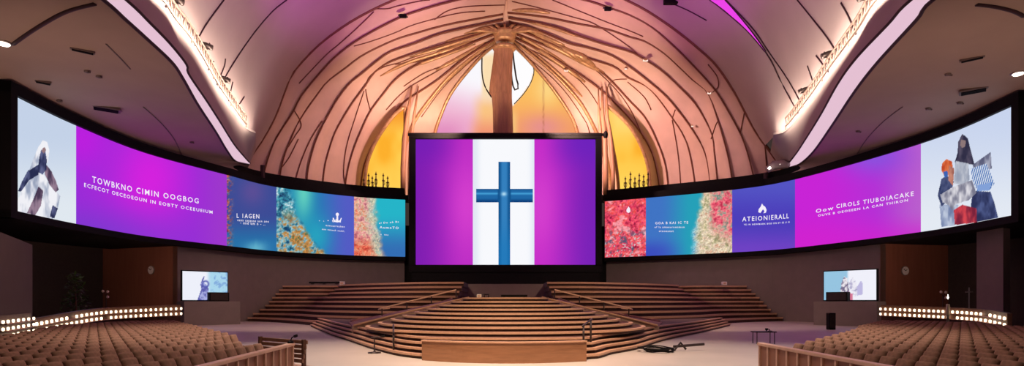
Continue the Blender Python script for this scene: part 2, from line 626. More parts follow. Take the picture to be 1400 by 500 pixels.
def ribbon_text(rb, s, x0, y0, x1, y1, parent, h=1.0, name='lettering'):
    """a line of lettering whose baseline runs from photo point (x0,y0) to (x1,y1) on the screen"""
    v, f = text_mesh(s)
    s0, s1 = rb.s_of(x0), rb.s_of(x1)
    def zat(px, py):
        _, d = rb.xy(rb.s_of(px))
        return EYE + (HY - py) * d / F
    z0, z1 = zat(x0, y0), zat(x1, y1)
    L = s1 - s0
    ss = s0 + v[:, 0] * L
    zz = z0 + (z1 - z0) * v[:, 0] + v[:, 1] * L * h
    p = rb.pt(ss, zz, 0.05)
    # one mesh per word: a gap wider than a letter space starts a new word
    f = sorted(f, key=lambda q: min(v[i, 0] for i in q))
    gap = 0.42 * (v[:, 1].max() - v[:, 1].min())
    words_, far_ = [], -9
    for q in f:
        if min(v[i, 0] for i in q) - far_ > gap:
            words_.append([])
        words_[-1].append(q)
        far_ = max(far_, max(v[i, 0] for i in q))
    for wd in words_:
        use = sorted({i for q in wd for i in q})
        idx = {i: k for k, i in enumerate(use)}
        MB().add([tuple(p[i]) for i in use], [tuple(idx[i] for i in q) for q in wd]).build(name, M['letters'], parent)


def ribbon_shape(rb, polys, parent, name, m=None):
    b = MB()
    for poly in polys:
        pts = []
        for (px, py) in poly:
            s = rb.s_of(px)
            _, d = rb.xy(s)
            pts.append(tuple(rb.pt(np.array(s), EYE + (HY - py) * d / F, 0.05)))
        b.add(pts, [tuple(range(len(pts)))])
    return b.build(name, m or M['letters'], parent)


def ellipse(cx, cy, rx, ry, n=16):
    return [(cx + rx * math.cos(2 * PI * k / n), cy + ry * math.sin(2 * PI * k / n)) for k in range(n)]


for side, lab in (('L', 'curved ribbon screen whose purple card stands beside a veiled figure in a white robe'),
                  ('R', 'curved ribbon screen whose purple card stands beside figures with an orange turban')):
    rb = RIB[side]
    a, z = PANELS[side][0][0], PANELS[side][-1][1]
    s0, s1 = rb.s_of(a), rb.s_of(z)
    x, y = rb.xy((s0 + s1) / 2)
    root = thing('ribbon_screen', (x, y, ZB - 0.5), lab, 'screen', 'curved ribbon screens')
    fr = MB()
    for (p0, p1, q0, q1, out, th) in ((s0 - 0.5, s1 + 0.5, ZT, ZT + 0.62, 0.22, 0.8), (s0 - 0.5, s1 + 0.5, ZB - 0.42, ZB, 0.22, 0.8),
                                      (s0 - 0.5, s0, ZB - 0.42, ZT + 0.62, 0.22, 0.8), (s1, s1 + 0.5, ZB - 0.42, ZT + 0.62, 0.22, 0.8)):
        t = ribbon_strip(rb, p0, p1, q0, q1, out, th, 90 if p1 - p0 > 3 else 3)
        fr.add(t.v, t.f)
    ribbon_strip(rb, s0 - 0.3, s1 + 0.3, ZB - 0.2, ZT + 0.2, -0.1, 0.4, 90).build('cabinet', M['black'], root)
    fr.build('bezel', M['black'], root)
    rb.panels = []
    for (a, z, fn, nc, nr) in PANELS[side]:
        ss = np.linspace(rb.s_of(a), rb.s_of(z), nc)
        zz = np.linspace(ZB, ZT, nr)
        S, Z = np.meshgrid(ss, zz)
        pts = rb.pt(S, Z, 0.0)
        rb.panels.append(picture('display_panel', pts, fn, root))
L = RIB['L']; R = RIB['R']
pl, pr = L.panels, R.panels
ribbon_text(L, 'TOWBKNO CIMIN OOGBOG', 125, 249, 271, 278, pl[1], 0.95)
ribbon_text(L, 'ECFECOT OECEOEOUN IN EOBTY OCEEUEIUM', 114, 255, 290, 292, pl[1], 0.8)
ribbon_text(L, 'L 1AGEN', 323, 297.5, 354, 298.5, pl[2])
ribbon_text(L, 'eenn cenpane aon ana', 324, 302, 367, 304, pl[2])
ribbon_text(L, '- ond om n - ..', 328, 306, 362, 308, pl[2])
ribbon_text(L, '. . - ulls', 436, 302, 466, 304, pl[3], 0.9)
ribbon_text(L, 'onecacreahen', 445, 309, 471, 311, pl[3])
ribbon_text(L, 'aon oeaeuh nsehl.', 440, 314, 471, 317, pl[3])
ribbon_text(L, 'el Do ob Bs', 518, 306, 545, 304, pl[4], 0.8)
ribbon_text(L, 'AumnTO', 519, 312, 545, 313, pl[4], 0.8)
ribbon_text(L, 'o  ono', 520, 321, 531, 322, pl[4])
ribbon_shape(L, [ellipse(461, 293, 2.2, 2.4), [(460, 294), (462, 294), (462.3, 302), (459.7, 302)],
                 [(454.5, 298), (456, 297.5), (457.5, 301), (461, 302), (464.5, 301), (466, 297.5), (467, 298), (465.5, 303), (461, 304), (456, 303)]], pl[3], 'anchor_emblem')
ribbon_text(R, 'GOA B KAI IC TE', 896, 306.5, 941, 305.5, pr[1])
ribbon_text(R, 'of la amaeuroenmon', 895, 311.5, 936, 311.5, pr[1])
ribbon_text(R, 'oioneanst', 901, 317, 921, 317, pr[1])
ribbon_text(R, 'ATEIONIERALL', 1015, 302.5, 1079, 298, pr[2], 1.15)
ribbon_text(R, 'YE IN NEWMARK BOB ON EY SE U SI', 1017, 308, 1080, 304.5, pr[2])
ribbon_shape(R, [[(1042, 278), (1040.5, 282), (1037.5, 286), (1037, 290), (1040, 291), (1042, 288), (1043.5, 286), (1045.5, 288.5), (1044, 291.5), (1047.5, 290.5), (1048.5, 287), (1046.5, 282.5), (1044, 281)]], pr[2], 'flame_emblem')
ribbon_text(R, 'CIROLS TIUBOIACAKE', 1144, 284.5, 1250, 267.5, pr[3], 0.85)
ribbon_text(R, 'Oow', 1116, 291, 1140, 286.5, pr[3], 0.62)
ribbon_text(R, 'OUVE B OEOEEEN LA CAN THIRON', 1119, 296, 1242, 275, pr[3], 0.62)
ribbon_shape(R, [[(859.5, 282), (856.5, 287), (857, 290), (860, 291), (862, 289), (861.5, 285)]], pr[0], 'drop_emblem')

bpy.data.objects.remove(_tob)

# ------------------------------------------------------------------ walls, floor
b = MB().prism([(-46, -6), (46, -6), (46, 78), (-46, 78)], -0.3, 0.0)
struct(b.build('floor', M['floor']), 'smooth pale beige hall floor in front of the stage', 'floor')


def wall_along(rb, p0, p1, z0, z1, out, th, m, name, n=40):
    o = ribbon_strip(rb, p0, p1, z0, z1, out, th, n).build(name, m)
    return struct(o)


RET = {}
for side in 'LR':
    rb = RIB[side]
    nm = 'left' if side == 'L' else 'right'
    edge = 250 if side == 'L' else 1195
    inner = rb.s[-1] if side == 'L' else 0.0
    outer = 0.0 if side == 'L' else rb.s[-1]
    e = rb.s_of(edge)
    # grey wall below the screen, up to the recess
    wall_along(rb, min(e, inner), max(e, inner), 0, ZB + 0.1, -0.6, 0.5, M['grey_wall'], 'wall_' + nm)
    # black wall behind the screen
    wall_along(rb, 0.0, rb.s[-1], ZB - 0.2, ZT + 1.4, -0.7, 0.5, M['black'], 'wall_%s_upper' % nm, 90)
    # recessed brown wall
    f = rb.s_of(116 if side == 'L' else 1312)
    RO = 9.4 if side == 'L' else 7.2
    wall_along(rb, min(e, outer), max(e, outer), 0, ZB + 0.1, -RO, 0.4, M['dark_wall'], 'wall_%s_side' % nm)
    # return of the grey wall into the recess
    ss = np.array([e, e + (0.3 if side == 'L' else -0.3)])
    p = rb.pt(ss, 0.0, -0.6); q = rb.pt(ss, 0.0, -RO)
    o = MB().prism([tuple(p[0][:2]), tuple(p[1][:2]), tuple(q[1][:2]), tuple(q[0][:2])], 0, ZB).build('wall_%s_return' % nm, M['brown_wall'])
    struct(o)
    RET[side] = (Vector(p[0]), (Vector(q[0]) - Vector(p[0])).normalized())
    # lid over the recess
    ss = np.linspace(min(e, outer), max(e, outer), 24)
    z = ZB - 0.32
    p = rb.pt(ss, z, -0.66); q = rb.pt(ss, z, -8.5)
    o = MB().loft([[tuple(v) for v in p], [tuple(v) for v in q]]).build('ceiling_%s_recess' % nm, M['black'], solid=0.1)
    struct(o)


def on_return(side, x, y, off):
    """point of the brown return wall seen at photo pixel (x, y), off metres in front of it"""
    p, u = RET[side]
    n = Vector((u.y, -u.x, 0))
    if n.y > 0:
        n = -n
    o = Vector((0, 0, EYE)) - n * 0
    d = P(x, y, 1.0) - Vector((0, 0, EYE))
    t = (p + n * off - o).dot(n) / d.dot(n)
    return o + d * t, n


# pilaster on the right, grey
pp = R.pt(np.array([R.s_of(1309), R.s_of(1342)]), 0.0, -1.2)
o = MB().prism([tuple(pp[0][:2]), tuple(pp[1][:2]), (pp[1][0] + 0.8, pp[1][1] + 0.4), (pp[0][0] + 0.8, pp[0][1] + 0.4)], 0, ZB - 0.1).build('wall_right_pilaster', M['grey_wall'])
struct(o)
# black wall behind the centre screen and wall under the apse
o = MB().prism([(-11.5, 61.2), (11.8, 61.8), (11.8, 62.3), (-11.5, 61.7)], 0, ZB + 3.6).build('wall_back', M['black'])
struct(o)

# ------------------------------------------------------------------ apse shell
Lr = [  # ribs from base to top, photo points
    ([(331, 275), (333, 245), (340, 220), (360, 190), (377, 159), (388, 130), (398.5, 104), (412, 86), (438, 60), (472, 35), (506, 15.6), (540, 0), (600, -24), (700, -44)], 55.0, 55.0),
    ([(354, 275), (360, 246), (366, 221), (374, 198), (382, 183), (402, 152), (412, 132), (438, 100), (459, 78), (490, 55), (540, 28), (571, 16), (628, 0), (693, -12)], 56.5, 57.0),
    ([(380, 275), (382, 252), (385, 232), (389, 215), (394, 201), (410, 165), (434, 130), (448, 112), (472, 94), (498, 75), (540, 55), (569, 46), (595, 38.5), (628, 31), (688, 20)], 58.0, 60.0),
    ([(420, 275), (421, 238), (427, 210), (436, 184), (458, 142), (477, 116), (495, 101), (526, 76), (540, 69), (566, 60.5), (593, 50), (613, 44), (688, 28)], 60.0, 60.5),
    ([(440, 275), (444, 232), (450, 207), (458, 183), (469, 162), (483, 140), (498, 120), (511, 101), (526, 89), (540, 82.5), (562, 75), (584, 68), (640, 52), (687, 37)], 62.0, 61.0),
    ([(470, 275), (475, 238), (483, 207), (494, 179), (507, 152), (525, 128), (540, 110), (558, 96), (573, 88), (595, 79), (632, 64), (686, 44)], 64.0, 61.5),
    ([(492, 275), (497, 232), (506, 207), (520, 182), (539, 156), (555, 138), (595, 112), (641, 76), (685, 49)], 66.0, 62.0),
    ([(538, 275), (548, 220), (561, 182), (569, 163), (591, 133), (618, 102), (660, 68), (685, 53)], 67.0, 62.4),
    ([(580, 275), (588, 215), (595, 182), (601, 163), (614, 133), (633, 106), (662, 74), (685, 57)], 68.0, 62.8),
]
Rr = [
    ([(1083, 275), (1078, 248), (1059, 217), (1034, 182), (1017, 151), (1003, 125), (980, 91), (956, 68), (925, 43), (891, 19.5), (860, 2.6), (800, -24), (700, -44)], 55.0, 55.0),
    ([(1034, 275), (1031, 249), (1022, 212), (1011, 182), (989, 142), (975, 121), (948, 91), (922, 65), (891, 38), (860, 21), (831, 11), (796, 0), (740, -9), (693, -12)], 56.5, 57.0),
    ([(1002, 275), (1001, 257), (997, 226), (990, 196), (980, 162), (967, 127), (948, 111), (930, 94), (907, 73), (881, 57), (860, 51), (831, 41), (789, 33), (745, 24), (694, 18)], 58.0, 60.0),
    ([(982, 275), (981, 257), (976, 210), (972, 182), (952, 145), (930, 121), (904, 97), (876, 79), (860, 71), (822, 60), (789, 49), (756, 37), (695, 25)], 60.0, 60.5),
    ([(972, 275), (971, 257), (964, 212), (947, 179), (924, 148), (907, 129), (883, 109), (860, 91.5), (833, 75), (800, 65), (778, 60), (740, 44), (696, 31)], 62.0, 61.0),
    ([(951, 275), (950, 257), (944, 218), (936, 190), (919, 162), (888, 122), (857, 106), (840, 92), (809, 82), (782, 73), (740, 54), (697, 38)], 64.0, 61.5),
    ([(914, 275), (913, 257), (909, 226), (899, 196), (882, 162), (860, 138), (831, 107), (809, 91), (778, 77), (743, 62), (697, 44)], 66.0, 62.0),
    ([(902, 275), (901, 257), (898, 238), (891, 210), (877, 184), (860, 162), (840, 141), (812, 116), (770, 88), (740, 70), (697, 49)], 67.0, 62.4),
    ([(836, 275), (828, 215), (812, 175), (793, 141), (766, 110), (735, 82), (697, 53)], 67.6, 62.6),
    ([(806, 275), (799, 220), (789, 182), (781, 160), (758, 125), (730, 91), (712, 72), (697, 57)], 68.0, 62.8),
]


def rib3d(spec, n=44):
    pts, d0, d1 = spec
    q = resample(pts, n)
    out = []
    for i, (x, y) in enumerate(q):
        t = i / (n - 1)
        d = d0 + (d1 - d0) * t * t * (3 - 2 * t)
        out.append(P(x, y, d))
    return out


L3 = [rib3d(r) for r in Lr]
R3 = [rib3d(r) for r in Rr]


def fill(rows, k=4):
    out = []
    for i in range(len(rows) - 1):
        for j in range(k):
            t = j / k
            # a slight hollow between ribs gives the panels their curve
            hol = 0.35 * math.sin(PI * t)
            out.append([a.lerp(c, t) + Vector((0, hol, 0)) for a, c in zip(rows[i], rows[i + 1])])
    out.append(rows[-1])
    return out


shell_rows_L, shell_rows_R = fill(L3), fill(R3)
bs = MB().loft(shell_rows_L).loft(list(reversed(shell_rows_R)))
shell = struct(bs.build('wall_apse', M['shell'], smooth=True), 'ribbed apse shell fanning out from a high hub', 'apse')
# closing wedge at the hub between the two halves
bh = MB().loft([[r[-1] for r in L3], [P(691, -44 + 0, 55.0).lerp(r[-1], 0.5) if False else (L3[i][-1] + R3[min(i, len(R3) - 1)][-1]) / 2 + Vector((0, 0, 0.25)) for i, r in enumerate(L3)], [R3[i][-1] for i in range(len(L3) - 1)] + [R3[-1][-1]]])
bh.build('ridge', M['shell'], shell, smooth=True)
for rows, outer in ((L3, True), (R3, True)):
    for i, r in enumerate(rows):
        n = len(r)
        rad = [0.07 + 0.05 * (k / n) for k in range(n)] if i else [0.14] * n
        if i >= len(rows) - 2:
            rad = [0.24 - 0.10 * (k / n) for k in range(n)]
        MB().tube([p - Vector((0, 0.12, 0)) for p in r], rad, 6).build('rib', M['rib'] if i < len(rows) - 2 else M['brass'], shell, smooth=True)
BV_SHELL = BVHTree.FromPolygons(bs.v, bs.f)


def cast(x, y, bv, lift=0.12, default=60.0):
    o = Vector((0, 0, EYE))
    d = (P(x, y, 1.0) - o).normalized()
    h = bv.ray_cast(o, d)
    return (h[0] - d * lift) if h[0] is not None else None


def surface_line(pts, bv, r, name, m, parent, n=24, lift=0.08):
    q = [cast(x, y, bv, lift) for x, y in resample(pts, n)]
    q = [p for p in q if p is not None]
    if len(q) < 3:
        return None
    return MB().tube(q, r, 5).build(name, m, parent, smooth=True)


for pts in (
    [(484, 63), (506, 57), (540, 45), (560, 36), (588, 27.5), (628, 18), (663, 15.5)],
    [(409, 114), (422, 100), (446, 75), (464, 60), (482, 44), (498, 29), (511, 16)],
    [(514, 12), (530, 12), (545, 8), (572, 2), (588, 0)],
    [(402, 150), (412, 170), (404, 185), (394, 201)],
    [(441, 165), (425, 190), (412, 220), (404, 246)],
    [(500, 122), (503, 138), (507, 152)],
    [(498, 124), (486, 160), (474, 200), (470, 235), (474, 262)],
    [(408, 190), (396, 214), (386, 228)],
    [(594, 27), (612, 15), (640, 9), (690, 7)],
    [(500, 118), (506, 104), (524, 92), (545, 86), (566, 78), (586, 72)],
    [(540, 88), (572, 84), (600, 70), (640, 54)],
    [(552, 118), (580, 100), (610, 88), (650, 66)],
    [(528, 150), (556, 122), (600, 96), (650, 66)],
    [(576, 160), (604, 122), (634, 92), (664, 68)],
    [(919, 164), (927, 212), (931, 262)],
    [(919, 162), (923, 150)],
    [(857, 108), (838, 110), (830, 122), (828, 150), (830, 180)],
    [(972, 190), (978, 172), (981, 166)],
    [(1012, 182), (1018, 152)],
    [(974, 126), (982, 118), (980, 104), (968, 88)],
    [(700, 2), (745, 13), (785, 24), (809, 31), (831, 44), (860, 64), (876, 79)],
    [(700, 58), (742, 76), (790, 108), (812, 134), (826, 160)],
    [(700, 66), (736, 90), (770, 122), (800, 165), (806, 182)],
    [(755, 0), (789, 14), (826, 29), (860, 42), (879, 50)],
    [(760, 58), (800, 84), (838, 118), (862, 150), (880, 190)],
    [(858, 112), (880, 132), (890, 150)],
    [(1045, 190), (1047, 215), (1049, 240)],
):
    surface_line(pts, BV_SHELL, 0.055, 'rib_branch', M['rib'], shell)
# polished metal gussets among the ribs near the hub
for pts, w in (([(560, 78), (600, 66), (640, 53), (676, 41)], 0.22), ([(592, 74), (620, 66), (650, 55)], 0.28), ([(560, 92), (606, 76), (650, 60)], 0.2),
               ([(608, 58), (640, 50), (672, 42)], 0.25), ([(712, 27), (756, 38), (790, 50)], 0.2), ([(724, 42), (770, 66), (806, 88)], 0.35),
               ([(706, 46), (740, 66), (776, 90)], 0.25), ([(770, 66), (800, 80), (815, 94)], 0.35), ([(704, 34), (735, 46), (772, 62)], 0.25), ([(520, 104), (556, 86), (600, 72), (644, 56)], 0.22), ([(596, 96), (630, 78), (664, 58)], 0.25), ([(600, 120), (630, 92), (664, 62)], 0.22), ([(712, 52), (752, 78), (800, 112)], 0.28), ([(716, 62), (756, 94), (796, 132)], 0.22), ([(730, 50), (780, 76), (826, 100)], 0.3), ([(700, 14), (730, 14), (752, 18)], 0.25)):
    surface_line(pts, BV_SHELL, [w * s for s in np.interp(np.linspace(0, 1, 16), [0, 0.2, 0.8, 1], [0.3, 1, 1, 0.4])], 'gusset', M['brass'], shell, 16, 0.05)
# small lamps and bright spots on the shell
for x, y, g in ((882, 83, 0.30), (969, 128, 0.2), (946, 173, 0.13), (774, 97, 0.25), (855, 95, 0.15)):
    p = cast(x, y, BV_SHELL, 0.9 * g + 0.5)
    t = thing('shell_lamp', p, {882: 'bright elongated lamp shining among the upper ribs', 969: 'small round lamp where two outer ribs meet', 946: 'tiny pale lamp low between the ribs',
                                774: 'square lamp glinting among dense ribs beside the white glass', 855: 'small dim lamp beside the looped rib'}[x], 'lamp', 'small lamps on the apse shell')
    MB().lathe(p, [(g * 0.5, -0.05), (g * 0.9, 0.0), (g, 0.1), (g * 0.6, 0.2)], 10).build('lamp_body', M['brass'], t)
    MB().box(p - Vector((0, 0.12, 0)), (g * 1.8, 0.08, g * 0.8), bev=0.02).build('lens', M['lens'], t)
for x, y, lb in ((551, 22, 'small black rigging clamp on an upper rib over the gold fan'), (831, 12, 'small black rigging clamp on the rib opposite, near the vault edge')):
    p = cast(x, y, BV_SHELL, 0.8)
    t = thing('rigging_clamp', p, lb, 'clamp', 'clamps on ribs')
    MB().box(p, (0.7, 0.3, 0.35), bev=0.05).build('clamp_body', M['black'], t)
    MB().tube([p + Vector((-0.5, 0, 0.1)), p + Vector((0.5, 0, -0.1))], 0.07).build('pin', M['darkmetal'], t)

# hub crest
c = P(690, 48, 61.5)
MB().lathe(c, [(1.0, -0.8), (1.15, -0.5), (1.2, -0.1), (1.35, 0.0), (1.3, 0.2), (0.9, 0.5), (0.4, 0.62)], 24).build('hub_collar', M['brass'], shell, smooth=True)
for k in range(11):
    an = PI * (0.03 + 0.94 * k / 10)
    p0 = c + Vector((math.cos(an) * 0.9, -0.9, -0.1))
    p1 = c + Vector((math.cos(an) * 4.6, -0.5, 0.35 + 0.75 * math.sin(an) - 0.5 * abs(math.cos(an))))
    MB().tube([p0, (p0 + p1) / 2 + Vector((0, -0.15, 0.22)), p1], [0.16, 0.2, 0.05], 6).build('hub_spur', M['brass'], shell, smooth=True)

# stained windows -------------------------------------------------------------
def pane_grid(left, right, n, m):
    """points between two 3D edge curves"""
    rows = []
    for i in range(n):
        a, c = left[i], right[i]
        rows.append([tuple(a.lerp(c, k / (m - 1))) for k in range(m)])
    return np.array(rows)


def edge_pts(pts, d, n):
    return [P(x, y, d) for x, y in resample(pts, n)]


def pic_ogive(x, y):
    Z = 0 * x[..., None]
    low = sm(105, 172, y + 0.25 * (650 - x))
    left = mix(C(250, 248, 253) + Z, C(240, 178, 208) + Z, low)
    left = mix(left, C(226, 140, 190) + Z, sm(150, 186, y) * sm(655, 610, x))
    left = mix(left, C(250, 196, 130) + Z, sm(640, 664, x) * sm(118, 150, y))
    left = mix(left, C(240, 142, 112) + Z, sm(150, 186, y) * sm(634, 660, x) * 0.9)
    left = mix(left, C(252, 222, 176) + Z, sm(656, 662, x) * sm(66, 80, y) * sm(150, 120, y))
    right = mix(C(252, 190, 96) + Z, C(246, 160, 98) + Z, sm(120, 185, y))
    right = mix(right, C(253, 212, 130) + Z, np.exp(-((x - 748) / 16.0) ** 2 - ((y - 122) / 22.0) ** 2))
    right = mix(right, C(232, 146, 140) + Z, np.exp(-((x - 742) / 30.0) ** 2 - ((y - 174) / 18.0) ** 2))
    right = mix(right, C(250, 206, 130) + Z, sm(712, 700, x) * sm(140, 165, y) * 0.8)
    pet = inside([(700, 55), (712, 66), (724, 82), (730, 96), (726, 112), (716, 128), (703, 142), (699, 146)], x, y)
    right = np.where(pet[..., None], C(254, 253, 254) + Z, right)
    seam = np.exp(-((x - 743) / 0.8) ** 2) * (y > 110)
    right = mix(right, C(170, 100, 70) + Z, seam * 0.6)
    return np.where((x < 690)[..., None], left, right)


NP = 70
Lw = edge_pts([(578, 285), (588, 215), (595, 182), (601, 163), (614, 133), (633, 106), (662, 74), (690, 53)], 69.0, NP)
Rw = edge_pts([(808, 285), (799, 220), (789, 182), (781, 160), (758, 125), (730, 91), (712, 72), (691, 53)], 69.0, NP)
w1 = thing('window_1', P(690, 285, 69), 'tall pointed stained window glowing white, pink and peach behind the pillar', 'window')
w1['kind'] = 'structure'
picture('pane', pane_grid(Lw, Rw, NP, 90), pic_ogive, w1, M['glass'])
MB().tube([p - Vector((0, 0.15, 0)) for p in Lw], 0.22, 6).tube([p - Vector((0, 0.15, 0)) for p in Rw], 0.22, 6).build('window_frame', M['brass'], w1, smooth=True)
for pts, r in (([(659, 74), (659, 100), (663, 118), (672, 133)], 0.09), ([(700, 55), (702, 80), (706, 108), (709, 118), (705, 124), (700, 110), (698, 70)], 0.11), ([(700, 58), (724, 82), (730, 96), (726, 112), (716, 128), (703, 142)], 0.06)):
    MB().tube(edge_pts(pts, 68.6, 20), r, 5).build('leading', M['darkmetal'], w1, smooth=True)


def pic_gold(x, y):
    Z = 0 * x[..., None]
    n = fbm(x * 0.04, y * 0.03, 71, 2)
    c = mix(C(248, 172, 44) + Z, C(253, 200, 78) + Z, sm(0.2, 0.8, n))
    c = mix(c, C(253, 214, 96) + Z, sm(225, 262, y) * 0.7)
    c = mix(c, C(240, 140, 40) + Z, sm(190, 150, y) * sm(600, 560, x) * 0.8)
    return mix(c, C(253, 226, 150) + Z, sm(210, 160, y) * sm(800, 830, x) * 0.5)


for k, (Le, Re, d, lb) in enumerate((
        ([(499, 275), (500, 240), (504, 218), (514, 194), (528, 172), (541, 156), (553, 147)], [(551, 275), (552, 240), (553, 212), (553.5, 190), (554, 172), (554, 156), (554, 146)], 65.2, 'glowing amber half-arch window on the side of the veiled figure'),
        ([(846, 275), (845, 250), (842, 225), (838, 203), (834, 180), (830, 160), (829, 146)], [(889, 275), (888, 250), (885, 226), (877, 202), (864, 178), (848, 160), (830, 145)], 66.0, 'glowing amber half-arch window on the side of the orange turban'))):
    w = thing('window_%d' % (k + 2), P(520 if k == 0 else 865, 275, d), lb, 'window')
    w['kind'] = 'structure'
    dep = np.linspace(d, 63.0, 40)         # the pane leans forward with the shell
    a = [P(x, y, q) for (x, y), q in zip(resample(Le, 40), dep)]
    c = [P(x, y, q) for (x, y), q in zip(resample(Re, 40), dep)]
    picture('pane', pane_grid(a, c, 40, 24), pic_gold, w, M['glass'], 1.05)
    MB().tube([p - Vector((0, 0.1, 0)) for p in a], 0.2, 6).tube([p - Vector((0, 0.1, 0)) for p in c], 0.2, 6).build('window_frame', M['brass'], w, smooth=True)
# slender colonnettes flanking the centre screen
for x0, x1, x2, r, nm in ((551, 553, 557, 0.3, 'left'), (560, 562, 566, 0.22, 'left'), (828, 827, 824, 0.3, 'right'), (838, 835, 830, 0.24, 'right'), (821, 822, 819, 0.2, 'right')):
    o = MB().tube([P(x0, 275, 62.6), P(x0, 230, 62.6), P(x1, 190, 62.6), P(x2, 160, 62.6), P(x2 + (6 if nm == 'left' else -1), 118, 63.0)], [r, r, r, r * 0.8, r * 0.3], 8).build('trim_%s_colonnette' % nm, M['pillar'], smooth=True)
    struct(o)

# pillar in front of the window
pil = thing('fluted_pillar', P(688, 285, 61.8), 'tall fluted wooden pillar standing behind the centre screen', 'pillar')
prof = [(675, 701, 285), (675, 701, 185), (674.5, 700, 150), (673, 699, 132), (669.5, 699, 126), (671, 699, 110), (674.5, 700, 85), (676, 700.5, 70), (674, 703, 67)]
ln = len(prof)
rows = []
for (xa, xb, y) in prof:
    a, c = P(xa, y, 61.5), P(xb, y, 61.5)
    mid = (a + c) / 2; w = (c - a).length / 2
    row = []
    for k in range(49):
        an = 2 * PI * k / 48
        rr = 1 + 0.06 * math.cos(an * 12)
        row.append((mid.x + w * rr * math.cos(an), mid.y + w * rr * 0.8 * math.sin(an), mid.z))
    rows.append(row)
MB().loft(rows).build('shaft', M['pillar'], pil, smooth=True)
a, c = P(676, 67, 61.5), P(703, 67, 61.5)
MB().lathe((a + c) / 2, [(1.1, -0.2), (1.3, 0.0), (1.2, 0.18), (0.6, 0.28)], 20).build('capital', M['brass'], pil, smooth=True)

# ledge under the apse that carries the iron candle stands
for k, (x0, x1) in enumerate(((488, 560), (822, 900))):
    a, c = P(x0, 268, 62.2), P(x1, 268, 62.2)
    o = MB().box(((a.x + c.x) / 2, 62.6, a.z - 0.25), ((c.x - a.x), 2.2, 0.5)).build('trim_%d' % (k + 1), M['black'])
    struct(o)
LEDGE_Z = P(500, 268, 62.2).z


def candle_stand(x, ytop, name_n, lb, arms):
    base = P(x, 268, 62.2)
    top = P(x, ytop, 62.2)
    h = top.z - LEDGE_Z
    t = thing('candle_stand', (base.x, 62.2, LEDGE_Z), lb, 'candle stand', 'iron candle stands in front of the amber windows')
    o = Vector((base.x, 62.2, LEDGE_Z))
    MB().lathe(o, [(0.16, 0), (0.15, 0.08), (0.1, 0.16), (0.09, h * 0.3), (0.16, h * 0.34), (0.08, h * 0.4), (0.07, h * 0.62), (0.15, h * 0.66), (0.06, h * 0.72), (0.05, h * 0.86)], 8).build('stem', M['iron'], t, smooth=True)
    MB().lathe(o + Vector((0, 0, h * 0.86)), [(0.11, 0), (0.13, 0.06), (0.06, h * 0.06), (0.012, h * 0.14)], 8).build('finial', M['iron'], t, smooth=True)
    for s in arms:
        z = h * 0.5
        pts = [o + Vector((0, 0, z)), o + Vector((s * 0.1, 0, z - 0.08)), o + Vector((s * 0.155, 0, z + 0.1)), o + Vector((s * 0.155, 0, z + 0.45))]
        MB().tube(pts, [0.04, 0.04, 0.035, 0.025], 6).build('arm', M['iron'], t, smooth=True)


order = ['first', 'second', 'third', 'fourth', 'fifth', 'sixth']
for k, (x, yt) in enumerate(((497, 243), (504, 236), (509, 240), (514, 234), (524, 236), (530, 240))):
    candle_stand(x, yt, k, '%s iron candle stand from the outer edge of the amber window near the teal card' % order[k], (1, -1) if k % 2 else (1,))
for k, (x, yt) in enumerate(((855, 241), (862, 234), (868, 241), (874, 236), (880, 238), (886, 234))):
    candle_stand(x, yt, k, '%s iron candle stand from the centre screen before the amber window over the red coral' % order[k], (1, -1) if k % 2 == 0 else (-1,))

# ------------------------------------------------------------------ vault, ledges, soffits
ZR = EYE  # offsets below are above eye level
led_px = {'L': [(207, 0), (228, 28), (251, 55), (270, 84), (293, 122), (315, 152), (331, 173), (345, 180)],
          'R': [(1214, 0), (1182, 45), (1142, 97), (1112, 138), (1080, 176), (1062, 182)]}
out_px = {'L': [(142, 0), (170, 25), (200, 52), (235, 85), (250, 107), (270, 142), (295, 180), (310, 205), (322, 220), (340, 225)],
          'R': [(1275, 0), (1253, 27), (1198, 87), (1167, 127), (1137, 172), (1112, 207), (1093, 224), (1076, 230)]}
inn_px = {'L': [(173, 0), (204, 30), (233, 60), (255, 88), (258, 101), (282, 137), (300, 165), (320, 197), (334, 214), (342, 223)],
          'R': [(1245, 0), (1215, 32), (1170, 80), (1145, 115), (1120, 160), (1095, 200), (1086, 213), (1075, 227)]}
ZLED, ZOUT, ZINN = EYE + 15.0, EYE + 12.6, EYE + 12.95


def curve_at(pxs, z, side):
    pts = [tuple(PZ(x, y, z)[:2]) for x, y in pxs]
    x0, y0 = pts[0]
    return [(x0 * 0.99, y0 * 0.8), (x0 * 0.985, y0 * 0.45), (x0 * 0.985, 3.0)][::-1] + pts


LED, OUT, INN = {}, {}, {}
for s in 'LR':
    LED[s] = resample(curve_at(led_px[s], ZLED, s), 60)
    OUT[s] = resample(curve_at(out_px[s], ZOUT, s), 120)
    INN[s] = resample(curve_at(inn_px[s], ZINN, s), 120)

BASE = {'L': L3[0], 'R': R3[0]}


def upper_arch(rows, zmin):
    """part of the outer arch above zmin, resampled"""
    pts = [p for p in rows if p.z >= zmin]
    return [tuple(p) for p in pts]


